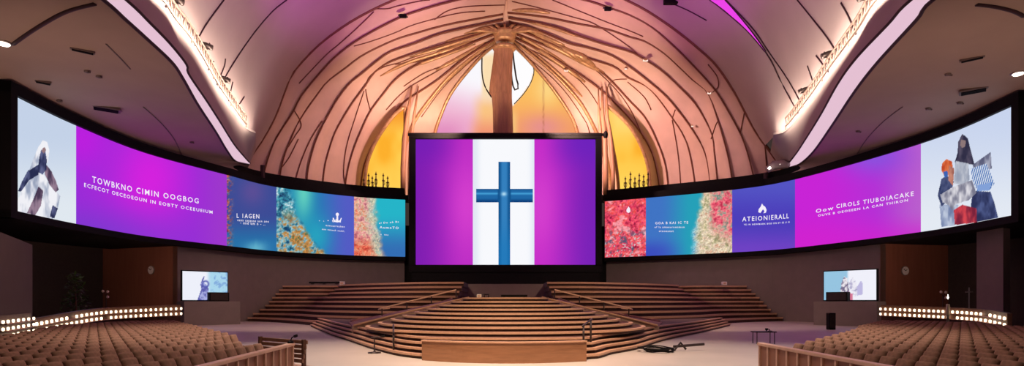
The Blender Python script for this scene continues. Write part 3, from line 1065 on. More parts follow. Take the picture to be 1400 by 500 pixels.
NS = 28
vb = MB()
secs = {}
for s in 'LR':
    sign = -1 if s == 'L' else 1
    ds = list(np.linspace(3.2, float(LED[s][-1][1]), 48))
    grid = []
    for d in ds:
        x = np.interp(d, LED[s][:, 1], LED[s][:, 0])
        xc = 0.6
        row = []
        for k in range(NS):
            th = (PI / 2) * k / (NS - 1)
            row.append((xc + (x - xc) * math.cos(th), d, ZLED + (EYE + 33.3 - ZLED) * math.sin(th)))
        grid.append(row)
    arch = resample(upper_arch(BASE[s], ZLED), NS)
    last = grid[-1]
    # match angles: resample the last section evenly along its length as well
    grid = [[tuple(q) for q in resample(r, NS)] for r in grid]
    last = grid[-1]
    for t in (0.33, 0.66, 1.0):
        grid.append([tuple(np.array(last[k]) * (1 - t) + arch[k] * t) for k in range(NS)])
    secs[s] = grid
    vb.loft(grid)
vault = struct(vb.build('ceiling', M['vault'], smooth=True), 'high curved vault washed in purple light', 'ceiling')
BV_VAULT = BVHTree.FromPolygons(vb.v, vb.f)

for s, nm in (('L', 'left'), ('R', 'right')):
    # fascia between light strip and ledge, with the far return to the arch
    fa = [Vector((x, y, ZINN)) for x, y in resample(INN[s], 60)]
    fb = [Vector((x + (0.3 if s == 'L' else -0.3), y, ZLED - 0.1)) for x, y in LED[s]]
    base = [p for p in BASE[s]]
    a0 = min(base, key=lambda p: abs(p.z - (ZINN + 0.2)))
    a1 = min(base, key=lambda p: abs(p.z - ZLED))
    fa += [fa[-1].lerp(a0, 0.5), a0]
    fb += [fb[-1].lerp(a1, 0.5), a1]
    o = MB().loft([[tuple(v) for v in fa], [tuple(a.lerp(c, 0.5)) for a, c in zip(fa, fb)], [tuple(v) for v in fb]]).build('trim_%s_fascia' % nm, M['fascia'], smooth=True)
    struct(o)
    # soffit over the ribbon screen, between its top and the light strip
    oc = [(x, y) for x, y in OUT[s]]
    oc += [tuple(a0[:2])]
    oc = resample(oc, 90)
    rb = RIB[s]
    sc = rb.c if s == 'L' else rb.c[::-1]
    i_end = np.argmin(np.abs(rb.px - (349 if s == 'L' else 1070)))
    e = rb.s_of(349 if s == 'L' else 1070)
    ss = np.linspace(0, e, 300) if s == 'L' else np.linspace(rb.s[-1], e, 300)
    q = rb.pt(ss, 0.0, -0.4)[:, :2]
    near = np.array([[q[0][0] * 0.9, 3.0], [q[0][0] * 0.97, 12.0]])
    q = resample(np.concatenate([near, q[::20], q[-1:]]), 90)
    rows = []
    for t in np.linspace(0, 1, 12):
        z0 = ZT + 0.66; z1 = ZOUT
        z = z0 + (z1 - z0) * (1 - (1 - t) ** 2)
        rows.append([(q[k][0] * (1 - t) + oc[k][0] * t, q[k][1] * (1 - t) + oc[k][1] * t, z) for k in range(90)])
    sb = MB().loft(rows)
    so = struct(sb.build('ceiling_%s' % nm, M['soffit'], smooth=True), 'low curved soffit above the ribbon screen with the %s' % ('veiled figure' if s == 'L' else 'orange turban'), 'soffit')
    bv = BVHTree.FromPolygons(sb.v, sb.f)
    # glowing cove strip
    st = MB().loft([[(x, y, ZOUT) for x, y in OUT[s]], [(x, y, ZINN) for x, y in INN[s]]])
    root = thing('cove_light', (float(OUT[s][60][0]), float(OUT[s][60][1]), ZOUT), 'long wavy pinkish white cove light over the %s' % ('side with the veiled figure' if s == 'L' else 'side with the orange turban'), 'cove light', 'cove lights along the soffits')
    st.build('diffuser', M['cove'], root, smooth=True)
    MB().tube([(x, y, ZOUT) for x, y in OUT[s]], 0.09, 6).build('edge_trim', M['seam'], root, smooth=True)
    MB().tube([(x, y, ZINN) for x, y in INN[s]], 0.07, 6).build('edge_trim', M['seam'], root, smooth=True)
    # ledge shelf
    sg = 1 if s == 'L' else -1
    r = [[(x + sg * a, y, z) for x, y in LED[s]] for a, z in ((0.0, ZLED - 0.15), (0.0, ZLED + 0.02), (0.3, ZLED + 0.02), (0.3, ZLED - 0.15), (0.0, ZLED - 0.15))]
    struct(MB().loft(r).build('trim_%s_ledge' % nm, M['fascia']))
    # lighting truss on the ledge
    pts = [Vector((x, y, ZLED)) for x, y in LED[s][8:-2]]
    sg = 1 if s == 'L' else -1
    root = thing('lighting_truss', pts[20], 'lattice lighting truss on the ledge above the %s cove light' % ('veiled figure side' if s == 'L' else 'orange turban side'), 'truss', 'lighting trusses on the ledges')
    lo = [p + Vector((sg * 0.42, 0, 0.2)) for p in pts]
    up = [p + Vector((sg * 0.42, 0, 0.9)) for p in pts]
    MB().tube(lo, 0.075, 5).build('chord', M['truss'], root)
    MB().tube(up, 0.075, 5).build('chord', M['truss'], root)
    lc = MB()
    dl = resample(lo, 110); du = resample(up, 110)
    for k in range(0, 109):
        lc.tube([dl[k], du[k + 1]] if k % 2 == 0 else [du[k], dl[k + 1]], 0.04, 4)
    lc.build('lacing', M['truss'], root)
    MB().tube([p + Vector((sg * 0.2, 0, 0.14)) for p in pts], 0.05, 5).build('led_strip', M['led'], root)
    lb = MB()
    for k in range(4, 110, 15):
        lb.tube([Vector(dl[k]), Vector(dl[k]) - Vector((0, 0, 0.3))], 0.05, 4)
    lb.build('bracket_grille', M['truss'], root)
    # spotlights on the truss
    spots = (6, 14, 20, 26, 33, 40) if s == 'L' else (8, 17, 25, 34, 42)
    for j, k in enumerate(spots):
        p = up[min(k, len(up) - 1)] + Vector((0, 0, 0.12))
        t = thing('stage_spotlight', p, '%s black spotlight from the stage end of the truss over the %s' % (order[len(spots) - 1 - j], 'veiled figure side' if s == 'L' else 'orange turban side'), 'spotlight', 'spotlights on the trusses')
        MB().box(p + Vector((0, 0, 0.02)), (0.4, 0.08, 0.06)).box(p + Vector((0.2, 0, 0.2)), (0.05, 0.08, 0.4)).box(p + Vector((-0.2, 0, 0.2)), (0.05, 0.08, 0.4)).build('yoke', M['darkmetal'], t)
        MB().tube([p + Vector((sg * 0.3, 0.1, 0.12)), p + Vector((-sg * 0.1, 0, 0.3)), p + Vector((-sg * 0.3, 0, 0.42))], [0.19, 0.16, 0.1], 10).build('can', M['darkmetal'], t, smooth=True)
    # seams on the vault
    seams = {'L': [[(266, 62), (280, 36), (300, 8), (306, 0)], [(300, 120), (318, 88), (345, 48), (372, 16), (392, 0)], [(214, 16), (236, 4)], [(283, 98), (292, 84)], [(296, 116), (306, 92), (308, 80)], [(312, 138), (318, 112)], [(322, 150), (334, 132)]],
             'R': [[(1092, 156), (1068, 112), (1050, 76), (1020, 40), (985, 10), (970, 0)], [(1098, 146), (1078, 110), (1052, 72), (1030, 40), (1000, 8), (992, 0)], [(1147, 76), (1130, 50), (1108, 22), (1090, 0)], [(1172, 50), (1160, 22), (1150, 4)], [(1134, 100), (1116, 76)], [(1114, 118), (1104, 90)], [(912, 2), (940, 14), (966, 28)]]}[s]
    for sp in seams:
        surface_line(sp, BV_VAULT, 0.06, 'seam', M['seam'], vault, 20, 0.05)
    # things fixed to the soffit
    if s == 'L':
        vents = [((145, 149), 1.5, 0.8, 'wide dark slotted vent in the soffit over the purple card, largest there'), ((113, 69), 1.0, 0.22, 'narrow slanted slot vent high on the soffit near the long groove'), ((59, 112), 0.7, 0.25, 'short slot vent on the soffit above the veiled figure')]
        dots = [((119, 97), 'small dark ceiling fitting above the narrow slot vent row'), ((135, 104), 'small hooked dark ceiling fitting beside another fitting'), ((81, 137), 'tiny dark ceiling fitting just over the screen edge above the veiled robe'), ((262, 194), 'tiny dark ceiling fitting near the stage end of the soffit')]
        grooves = [[(18, 60), (50, 38), (90, 16), (130, 5)], [(196, 146), (220, 168), (238, 190), (249, 213)], [(145, 60), (165, 80), (178, 94)]]
        lamps = [((5, 60), 'glaring ceiling downlight at the outer end of the long groove')]
    else:
        vents = [((1331, 124), 1.3, 0.8, 'square dark slotted vent in the soffit over the turbaned figures'), ((1329, 80), 1.0, 0.22, 'narrow slanted slot vent above the square vent')]
        dots = [((1296, 101), 'small dark ceiling fitting beside the narrow slot vent'), ((1269, 148), 'small dark ceiling fitting beside the faint groove'), ((1312, 140), 'small dark ceiling fitting just below the square vent'), ((1295, 170), 'tiny dark ceiling fitting just over the screen edge beside the figures'), ((1173, 179), 'tiny dark ceiling fitting near the tip of the faint groove')]
        grooves = [[(1335, 6), (1360, 9), (1385, 15), (1400, 22)], [(1172, 210), (1185, 190), (1208, 166), (1234, 146)]]
        lamps = [((1392, 101), 'glaring ceiling downlight near the outer edge of the soffit')]
    for (xy, w, h, lb_) in vents:
        p = cast(xy[0], xy[1], bv, 0.06)
        t = thing('ceiling_vent', p, lb_, 'vent', 'vents in the soffits')
        ang = math.atan2(p.x, p.y) * -1
        MB().box(p, (w, h, 0.1), rz=ang, bev=0.02).build('vent_frame', M['vent'], t)
        g = MB()
        for k in range(4):
            off = Vector((0, (-0.3 + 0.2 * k) * h, -0.07))
            off.rotate(Matrix.Rotation(ang, 3, 'Z'))
            g.box(p + off, (w * 0.85, h * 0.08, 0.06), rz=ang)
        g.build('slat_grille', M['black'], t)
    for (xy, lb_) in dots:
        p = cast(xy[0], xy[1], bv, 0.02)
        t = thing('ceiling_fitting', p, lb_, 'fitting', 'small fittings on the soffits')
        MB().lathe(p + Vector((0, 0, -0.25)), [(0.1, 0.16), (0.14, 0.18), (0.14, 0.24), (0.17, 0.27)], 10).build('fitting_body', M['vent'], t, smooth=True)
        MB().tube([p + Vector((0, 0, -0.06)), p + Vector((0.2, -0.05, -0.1))], 0.05, 5).build('arm', M['vent'], t)
    for g in grooves:
        surface_line(g, bv, 0.09 if g[0][0] in (18, 1335) else 0.04, 'groove', M['seam'] if g[0][0] in (18, 1335) else M['grey_wall'], so, 20, 0.03)
    for (xy, lb_) in lamps:
        p = cast(xy[0], xy[1], bv, 0.1)
        t = thing('downlight', p, lb_, 'downlight', 'downlights in the soffits')
        MB().lathe(p, [(0.3, 0), (0.34, 0.05), (0.3, 0.14)], 14).build('ring', M['metal'], t)
        MB().lathe(p + Vector((0, 0, -0.05)), [(0.2, 0), (0.24, 0.04)], 14).build('lens', M['lamp'], t)
    if s == 'L':
        # dark stub column between soffit and apse
        a, c = P(359, 252, 53), P(359, 226, 53)
        struct(MB().tube([a, c], 0.22, 8).build('trim_left_post', M['seam']))
    else:
        a, c = P(1047, 258, 53), P(1047, 236, 53)
        struct(MB().tube([a, c], 0.22, 8).build('trim_right_post', M['seam']))
        p = P(1063, 228, 51.5)
        t = thing('cove_connector', p, 'glossy pink connector block at the stage end of the cove light', 'connector')
        MB().tube([P(1049, 232, 52), P(1058, 226, 52), P(1070, 224, 51.5), P(1078, 226, 51)], [0.3, 0.45, 0.42, 0.25], 10).build('shell', M['fascia'], t, smooth=True)
        for xx, yy in ((1052, 231), (1067, 226)):
            q = P(xx, yy, 51.4)
            MB().lathe(q, [(0.05, 0), (0.16, 0.08), (0.05, 0.22)], 8).build('lamp', M['lamp'], t)
# magenta cove on the vault
poly_a = resample([(970, 0), (985, 11), (1020, 41), (1045, 70)], 24)
poly_b = resample([(991, 0), (1003, 13), (1026, 41), (1047, 70)], 24)
ra = [cast(x, y, BV_VAULT, 0.1) for x, y in poly_a]; rbb = [cast(x, y, BV_VAULT, 0.1) for x, y in poly_b]
t = thing('magenta_cove_light', ra[0], 'tapering magenta light slot on the purple vault', 'cove light')
MB().loft([[tuple(p) for p in ra], [tuple(p) for p in rbb]]).build('diffuser', M['magenta'], t)
MB().tube(ra, 0.05, 5).tube(rbb, 0.05, 5).build('edge_trim', M['seam'], t)
p = cast(917, 2, BV_VAULT, 0.3)
t = thing('rigging_box', p, 'small black rigging box hung from the purple vault near the arch', 'box')
MB().box(p, (1.3, 0.5, 0.5), bev=0.06).build('case', M['black'], t)
MB().tube([p + Vector((0, 0, 0.2)), p + Vector((0, 0, 0.7))], 0.05).build('hanger', M['darkmetal'], t)

# ------------------------------------------------------------------ main screen
D = 57.0
ms = thing('centre_screen', P(691, 388, D), 'large centre screen showing a blue cross between purple bands', 'screen')


def flat(x0, y0, x1, y1, nc, nr, d):
    a, c = P(x0, y1, d), P(x1, y0, d)
    X, Z = np.meshgrid(np.linspace(a.x, c.x, nc), np.linspace(a.z, c.z, nr))
    # gently concave wall of light
    Y = d + 0.0 * X
    return np.stack([X, Y, Z], -1)


def pic_purple_l(x, y):
    Z = 0 * x[..., None]
    c = mix(C(128, 30, 178) + Z, C(186, 44, 196) + Z, sm(568, 640, x))
    c = mix(c, C(212, 62, 206) + Z, np.exp(-((x - 640) / 26.0) ** 2 - ((y - 280) / 60.0) ** 2))
    return mix(c, C(118, 30, 182) + Z, sm(240, 195, y) * sm(640, 575, x) * 0.8)


def pic_purple_r(x, y):
    Z = 0 * x[..., None]
    c = mix(C(196, 44, 200) + Z, C(122, 34, 184) + Z, sm(735, 812, x))
    c = mix(c, C(212, 62, 206) + Z, np.exp(-((x - 738) / 24.0) ** 2 - ((y - 285) / 60.0) ** 2))
    return mix(c, C(108, 34, 190) + Z, sm(245, 195, y) * sm(735, 800, x) * 0.8)


def pic_white(x, y):
    Z = 0 * x[..., None]
    return mix(C(248, 249, 253) + Z, C(226, 232, 244) + Z, np.exp(-((np.abs(x - 690) - 41) / 6.0) ** 2))


def pic_cross(x, y):
    Z = 0 * x[..., None]
    vert = np.abs(x - 689.5) < 8.2
    tx = np.abs(x - 689.5)
    c = mix(C(52, 128, 190) + Z, C(20, 84, 142) + Z, sm(2, 7, tx))
    c = mix(c, C(30, 120, 186) + Z, sm(285, 350, y) * 0.7)
    horiz = (np.abs(y - 267) < 9.5) & ~vert
    ty = y - 267
    h = mix(C(32, 104, 166) + Z, C(14, 60, 118) + Z, sm(3, 9, ty))
    h = mix(h, C(70, 160, 214) + Z, np.exp(-((ty + 2.5) / 1.4) ** 2))
    h = mix(h, C(24, 84, 140) + Z, sm(-6, -9, ty))
    c = np.where(horiz[..., None], h, c)
    return mix(c, C(186, 226, 246) + Z, np.exp(-((x - 689) / 3.5) ** 2 - ((y - 265) / 2.5) ** 2))


p1 = picture('purple_band', flat(568.5, 190, 646.5, 362, 30, 30, D), pic_purple_l, ms)
p2 = picture('white_band', flat(646.5, 190, 730.5, 362, 40, 10, D), pic_white, ms)
p3 = picture('purple_band', flat(730.5, 190, 814, 362, 30, 30, D), pic_purple_r, ms)
cr = MB()
gv = flat(681.5, 221, 697.5, 362, 24, 90, D - 0.12)
gh1 = flat(651, 258, 681.5, 276.5, 16, 30, D - 0.12)
gh2 = flat(697.5, 258, 728.5, 276.5, 16, 30, D - 0.12)
picture('cross_upright', gv, pic_cross, p2)
picture('cross_arm', gh1, pic_cross, p2)
picture('cross_arm', gh2, pic_cross, p2)
fr = MB()
def fbar(x0, y0, x1, y1, d0, d1):
    a, c = P(x0, y1, D), P(x1, y0, D)
    fr.box(((a.x + c.x) / 2, (d0 + d1) / 2, (a.z + c.z) / 2), (c.x - a.x, d1 - d0, c.z - a.z))
fbar(560, 183, 822, 190.5, D - 0.4, D + 0.6)
fbar(560, 362, 822, 372, D - 0.4, D + 0.6)
fbar(560, 190, 568.5, 363, D - 0.4, D + 0.6)
fbar(814, 190, 822, 363, D - 0.4, D + 0.6)
fr.build('bezel', M['black'], ms)
a, c = P(562, 372, D), P(820, 185, D)
MB().box(((a.x + c.x) / 2, D + 0.4, (a.z + c.z) / 2), (c.x - a.x, 0.5, c.z - a.z)).build('back_panel', M['black'], ms)
a, c = P(563, 395, D), P(880, 372, D)
MB().box((0.0, D + 0.1, (a.z + c.z) / 2 - 1.0), (19.4, 0.8, c.z - a.z + 2.0)).build('skirt', M['black'], ms)
a = P(558, 184, D - 0.3); c = P(828, 184, D - 0.3)
MB().tube([a, c], 0.16, 8).build('top_rail', M['black'], ms)
MB().lathe(c + Vector((0, 0, -0.3)), [(0.2, 0), (0.26, 0.3), (0.2, 0.55), (0.06, 0.7)], 8).build('finial', M['black'], ms)

# ------------------------------------------------------------------ side TVs on low walls
def pic_tv_l(x, y):
    Z = 0 * x[..., None]
    c = mix(C(238, 240, 250) + Z, C(170, 214, 236) + Z, sm(281, 289, x))
    n = fbm(x * 0.3, y * 0.3, 91)
    c = mix(c, C(130, 170, 220) + Z, sm(0.5, 0.65, n) * sm(286, 292, x))
    f = inside([(278, 378), (280, 377), (277, 386), (282, 388), (285, 394), (284, 412), (269, 412), (275, 396), (274, 388)], x, y)
    c = np.where(f[..., None], mix(C(90, 90, 170) + Z, C(170, 175, 225) + Z, sm(0.4, 0.6, n)), c)
    r = np.hypot(x - 281, (y - 388))
    return mix(c, C(86, 92, 175) + Z, np.exp(-((r - 4) / 1.2) ** 2))


def pic_tv_r(x, y):
    Z = 0 * x[..., None]
    n = fbm(x * 0.3, y * 0.3, 95)
    c = mix(C(150, 196, 224) + Z, C(240, 240, 250) + Z, sm(1157, 1161, x))
    f = inside([(1154, 378), (1158, 380), (1160, 388), (1161, 404), (1149, 402), (1150, 388)], x, y)
    c = np.where(f[..., None], mix(C(120, 110, 140) + Z, C(236, 230, 236) + Z, sm(0.4, 0.6, n)), c)
    f = inside([(1166, 378), (1170, 385), (1174, 400), (1170, 406), (1163, 398), (1160, 388)], x, y)
    c = np.where(f[..., None], mix(C(170, 165, 200) + Z, C(236, 234, 244) + Z, sm(0.4, 0.6, n)), c)
    f = inside([(1177, 383), (1180, 388), (1180, 402), (1172, 404), (1172, 392)], x, y)
    c = np.where(f[..., None], C(190, 184, 224) + Z, c)
    f = inside([(1160, 398), (1166, 402), (1166, 410), (1160, 411)], x, y)
    return np.where(f[..., None], C(214, 120, 150) + Z, c)


for k, (x0, xr, x1, d0, d1, fn, lb, bx) in enumerate(((249.5, 280, 311, 42.5, 44.9, pic_tv_l, 'bright television beside the brown recess, its picture pale with a blue-violet figure', (283, 311)),
                                                    (1126.5, 1162, 1198, 43.6, 40.6, pic_tv_r, 'bright television with a sky-blue half and a white half', (1130, 1160)))):
    A, B_ = P(x0, 412, d0), P(x1, 412, d1)
    A.z = B_.z = EYE + 0.02
    top0 = P(x0, 371.5, d0).z
    u = (B_ - A).normalized()
    nrm = Vector((u.y, -u.x, 0))
    z0 = A.z + 0.1
    h = 2.25
    root = thing('television', (A + B_) / 2, lb, 'television', 'televisions beside the stage')
    S, Z = np.meshgrid(np.linspace(0, 1, 60), np.linspace(0, 1, 40))
    pts = np.array(A)[None, None, :] + S[..., None] * np.array(B_ - A)[None, None, :] + np.stack([0 * Z, 0 * Z, 0.1 + Z * h], -1)
    picture('display_panel', pts, fn, root)
    mid = (A + B_) / 2
    ang = math.atan2(u.y, u.x)
    w = (B_ - A).length
    MB().box(mid - nrm * 0.14 + Vector((0, 0, 0.1 + h / 2)), (w + 0.16, 0.2, h + 0.16), rz=ang, bev=0.03).build('case', M['black'], root)
    MB().box(mid + Vector((0, 0, 0.05)) - nrm * 0.1, (w * 0.5, 0.4, 0.08), rz=ang).build('stand', M['black'], root)
    # black loudspeaker box in front of the television
    bw = (bx[1] - bx[0]) / (x1 - x0) * w
    m_ = A + (B_ - A) * (((bx[0] + bx[1]) / 2 - x0) / (x1 - x0)) + nrm * 0.5 + u * (-0.12 if k == 0 else 0.3)
    m_.z = EYE + 0.02
    t = thing('loudspeaker_box', m_, 'low black speaker box before the television %s' % ('with the blue-violet figure' if k == 0 else 'with the sky-blue half'), 'speaker', 'speaker boxes before the televisions')
    MB().box(m_ + Vector((0, 0, 0.36)), (bw, 0.5, 0.72), rz=ang, bev=0.04).build('cabinet', M['black'], t)
    MB().box(m_ + nrm * 0.25 + Vector((0, 0, 0.36)), (bw - 0.2, 0.03, 0.56), rz=ang, bev=0.01).build('grille', M['darkmetal'], t)
    # low wall that carries both
    if k == 0:
        c0, c1 = P(246, 412, 42.3), P(322, 412, 45.4)
    else:
        c0, c1 = P(1120, 412, 43.9), P(1206, 412, 40.3)
    uu = (c1 - c0).normalized(); nn = Vector((uu.y, -uu.x, 0))
    c0 = c0 + nn * 0.9; c1 = c1 + nn * 0.9
    e0, e1 = c0 - nn * 1.6, c1 - nn * 1.6
    o = MB().prism([c0[:2], c1[:2], e1[:2], e0[:2]], 0, EYE + 0.015).build('wall_%s_low' % ('left' if k == 0 else 'right'), M['grey_wall'])
    struct(o)

# round white clocks on the recess walls
for k, (x, y, d, side, lb) in enumerate(((207, 369, 0, 'L', 'round white wall clock on the brown recess beside the potted shrub'), (1237, 370, 0, 'R', 'round white wall clock on the brown recess near the grey pilaster'))):
    c, n = on_return(side, x, y, 0.05)
    root = thing('wall_clock', c, lb, 'clock', 'round wall clocks')
    up = Vector((0, 0, 1)); sd = n.cross(up)
    def disc(r, o0, o1, seg=24):
        b = MB()
        f0 = [c + n * o0 + (sd * math.cos(2 * PI * i / seg) + up * math.sin(2 * PI * i / seg)) * r for i in range(seg)]
        f1 = [c + n * o1 + (sd * math.cos(2 * PI * i / seg) + up * math.sin(2 * PI * i / seg)) * r for i in range(seg)]
        return b.slab(f0, f1)
    disc(0.36, -0.02, 0.06).build('case', M['metal'], root)
    disc(0.32, 0.05, 0.075).build('dial', M['white'], root)
    b = MB()
    for an, l in ((0.6, 0.24), (2.4, 0.17)):
        b.tube([c + n * 0.09, c + n * 0.09 + (sd * math.cos(an) + up * math.sin(an)) * l], 0.025, 4)
    b.build('hand_marking', M['darkmetal'], root)

# ------------------------------------------------------------------ stage
stage = thing('tiered_stage', (0, 24, 0), 'rounded wooden step mound in the middle of the stage', 'stage')
bell_L = [(-14.4, 40.6), (-9.6, 30.2), (-7.2, 25.4), (-4.9, 20.8), (-2.9, 17.8), (0, 16.8)]
bell_R = [(0, 16.8), (2.7, 17.5), (3.6, 19.0), (5.1, 21.2), (6.7, 24.4), (8.6, 27.8), (11.9, 33.0), (17.2, 42.0)]
bell = np.concatenate([resample(bell_L, 40), resample(bell_R, 50)[1:]])
RISE = 0.155


def nosing(line, z, parent, h, proud=0.06, m=None):
    """lip along the front edge of a step, pale to stand for its lit tread"""
    p = np.array(line)
    t = np.gradient(p, axis=0)
    n = np.stack([t[:, 1], -t[:, 0]], 1)
    n /= np.linalg.norm(n, axis=1)[:, None] + 1e-9
    rows = []
    for off, zz in ((proud, z - h), (proud, z + 0.004), (-0.12, z + 0.004), (-0.12, z - h), (proud, z - h)):
        rows.append([(p[i][0] + n[i][0] * off, p[i][1] + n[i][1] * off, zz) for i in range(len(p))])
    return MB().loft(rows).build('nosing', m or M['nose'], parent)


for k in range(1, 5):
    q = bell.copy()
    q[:, 1] += 0.5 * (k - 1) * np.clip(1 - np.abs(q[:, 0]) / 15.5, 0.06, 1)
    q[:, 0] *= 1 - 0.012 * (k - 1)
    out = [tuple(v) for v in q] + [(14.0, 40.2), (11.4, 38.0), (7.6, 35.7), (5.8, 35.0), (-5.6, 35.0), (-7.4, 35.7), (-11, 38.0), (-13.2, 40.0)]
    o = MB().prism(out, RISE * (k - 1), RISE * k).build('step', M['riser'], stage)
    nosing(q, RISE * k, o, 0.065)
CY = 25.2
NK = 13
for k in range(5, NK + 1):
    r = 8.3 - 0.53 * (k - 1)
    cyk = CY
    th = np.linspace(PI * 1.02, PI * 1.98, 60)
    q = np.stack([r * np.cos(th), cyk + r * np.sin(th)], 1)
    out = [tuple(v) for v in q] + [(r, cyk + 2.5), (-r, cyk + 2.5)]
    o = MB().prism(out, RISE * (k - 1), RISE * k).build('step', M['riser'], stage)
    nosing(q, RISE * k, o, 0.07)
ZTOP = RISE * NK
# landing behind the mound and the two sloping aisles
o = MB().prism([(-1.9, CY + 0.2), (1.9, CY + 0.2), (3.25, 33), (3.25, 46.2), (-3.25, 46.2), (-3.25, 33)], 0, ZTOP - 0.02).build('landing', M['ramp'], stage)
for sx in (-1, 1):
    pts = [(sx * 1.6, CY + 0.5), (sx * 3.25, 33.5), (sx * 5.1, 34.8), (sx * 9.0, 31.5), (sx * 7.4, 26.5)]
    o = MB().prism(pts, 0, [ZTOP - 0.04, ZTOP - 0.04, 1.35, 0.66, 0.66]).build('aisle_ramp', M['ramp'], stage)
    MB().tube([(sx * 1.7, CY + 0.4, ZTOP + 0.02), (sx * 4.6, CY + 0.9, 1.36), (sx * 7.3, CY + 1.2, 0.7)], 0.05, 6).build('curb_edge', M['nose'], stage)
    MB().tube([(sx * 3.25, 33.4, ZTOP + 0.02), (sx * 5.1, 34.7, 1.4), (sx * 8.9, 31.6, 0.72)], 0.06, 6).build('curb_edge', M['nose'], stage)
# front panel
fp = thing('stage_front_panel', (0, 16.6, 0), 'smooth curved brown wooden front panel at the foot of the mound', 'panel')
fl = resample([(-2.62, 17.2), (-1.4, 16.55), (0, 16.3), (1.3, 16.45), (2.5, 16.9)], 30)
MB().prism([tuple(v) for v in fl] + [tuple(v + np.array([0, 0.14])) for v in fl[::-1]], 0.0, 0.6).build('fascia_board', M['panel'], fp)
nosing(fl, 0.64, fp, 0.04, 0.05).name = 'cap_board'

TR = 0.38
baseL = [(-25.3, 52.0), (-21, 49.3), (-17.8, 46), (-14.5, 42), (-11, 38.8), (-7.4, 36.4), (-5.6, 35.8)]
baseR = [(26.6, 52.0), (22, 49.3), (18.4, 46), (15, 42), (11.4, 38.8), (7.6, 36.4), (5.8, 35.8)]
for base, sx, lb in ((baseL, -1, 'broad stack of curved wooden choir tiers on the side of the veiled figure'), (baseR, 1, 'broad stack of curved wooden choir tiers on the side of the orange turban')):
    root = thing('choir_tiers', (sx * 14, 46, 0), lb, 'choir tiers', 'curved choir tiers flanking the stage')
    q0 = resample(base, 50)
    for k in range(1, 10):
        q = q0.copy()
        t = np.linspace(0, 1, 50)
        # ends step inwards as the tiers rise; the aisle end slopes back to the landing
        q[:, 1] += 1.05 * (k - 1) * (0.25 + 0.75 * sm(0.0, 0.35, t))
        q[:, 0] -= sx * (0.75 * (k - 1) * (1 - sm(0.0, 0.55, t)))
        endx = sx * np.interp(k, [1, 3, 4.5, 6, 9], [6.6, 6.4, 5.2, 3.6, 3.35])
        rb = RIB['L' if sx < 0 else 'R']
        wl = rb.pt(np.linspace(0, rb.s[-1], 500), 0.0, -0.32)[:, :2]
        wl = wl[np.argsort(wl[:, 1])]
        xw = np.interp(q[:, 1], wl[:, 1], np.abs(wl[:, 0]))
        keep = (np.abs(q[:, 0]) >= abs(endx)) & (np.abs(q[:, 0]) < xw)
        q = q[keep]
        q = np.concatenate([[[sx * np.interp(q[0][1] + 0.05, wl[:, 1], np.abs(wl[:, 0])), q[0][1] + 0.05]], q, [[endx, q[-1][1] - 0.05]]])
        yb = np.linspace(56.0, q[0][1] + 0.1, 14)
        back = [(endx, 56.0)] + [(sx * np.interp(y_, wl[:, 1], np.abs(wl[:, 0])), y_) for y_ in yb]
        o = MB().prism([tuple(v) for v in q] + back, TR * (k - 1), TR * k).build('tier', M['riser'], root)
        line = q if sx < 0 else q[::-1]
        nosing(line, TR * k, o, 0.15, 0.08)
# low dark rail and lamp things on the top of the tiers
for (x0, x1, y, d, lb) in ((423, 464, 387, 50.5, 'low dark equipment rail on the top choir tier opposite the purple banner text'), ):
    a, c = P(x0, y, d), P(x1, y, d)
    zt = TR * 9 + 0.006
    t = thing('equipment_rail', (a.x, d, zt), lb, 'rail')
    MB().box(((a.x + c.x) / 2, d, zt + 0.16), (c.x - a.x, 0.3, 0.16), bev=0.03).build('bar', M['black'], t)
    for f_ in (0.1, 0.5, 0.9):
        MB().box((a.x + (c.x - a.x) * f_, d, zt + 0.05), (0.2, 0.3, 0.1)).build('foot', M['darkmetal'], t)
for x, y, d, z, lb in ((655, 407, 24.6, ZTOP + 0.006, 'small pale lamp box at the top corner of the mound'), (468, 388, 52.0, TR * 9 + 0.006, 'small pale lamp box at the end of the equipment rail'), (990, 388, 52.5, TR * 9 + 0.006, 'small pale lamp box at the outer end of the top choir tier')):
    q = P(x, y, d)
    t = thing('lamp_box', (q.x, d, z), lb, 'lamp box', 'pale lamp boxes on the steps')
    s_ = d / 40.0
    MB().box((q.x, d, z + 0.12 * s_), (0.34 * s_, 0.25 * s_, 0.24 * s_), bev=0.02).build('case', M['white'], t)
    MB().box((q.x, d - 0.13 * s_, z + 0.12 * s_), (0.22 * s_, 0.02, 0.14 * s_)).build('lens', M['rail'], t)
# wall of the landing with a black footlight
struct(MB().box((0.05, 46.5, 1.7), (6.4, 0.3, 3.25)).build('wall_stage', M['grey_wall']))
q0, q1 = P(685, 404, 24.9), P(721, 404, 24.9)
t = thing('stage_footlight', ((q0.x + q1.x) / 2, 24.9, ZTOP), 'long low black footlight bar on top of the mound', 'footlight')
MB().box(((q0.x + q1.x) / 2, 24.9, ZTOP + 0.085), (q1.x - q0.x, 0.2, 0.1), bev=0.02).build('housing', M['black'], t)
for f_ in (0.12, 0.88):
    MB().box((q0.x + (q1.x - q0.x) * f_, 24.9, ZTOP + 0.025), (0.1, 0.24, 0.03)).build('foot', M['darkmetal'], t)

# handrails and stands on the steps
def stage_z(x, y):
    z = 0.0
    for k in range(1, NK + 1):
        if k < 5:
            q = bell.copy()
            q[:, 1] += 0.5 * (k - 1) * np.clip(1 - np.abs(q[:, 0]) / 15.5, 0.06, 1)
            q[:, 0] *= 1 - 0.012 * (k - 1)
            if y > np.interp(x, q[:, 0], q[:, 1]) - 0.1:
                z = RISE * k
        elif math.hypot(x, y - CY) < 8.3 - 0.53 * (k - 1) + 0.1:
            z = RISE * k
    return z


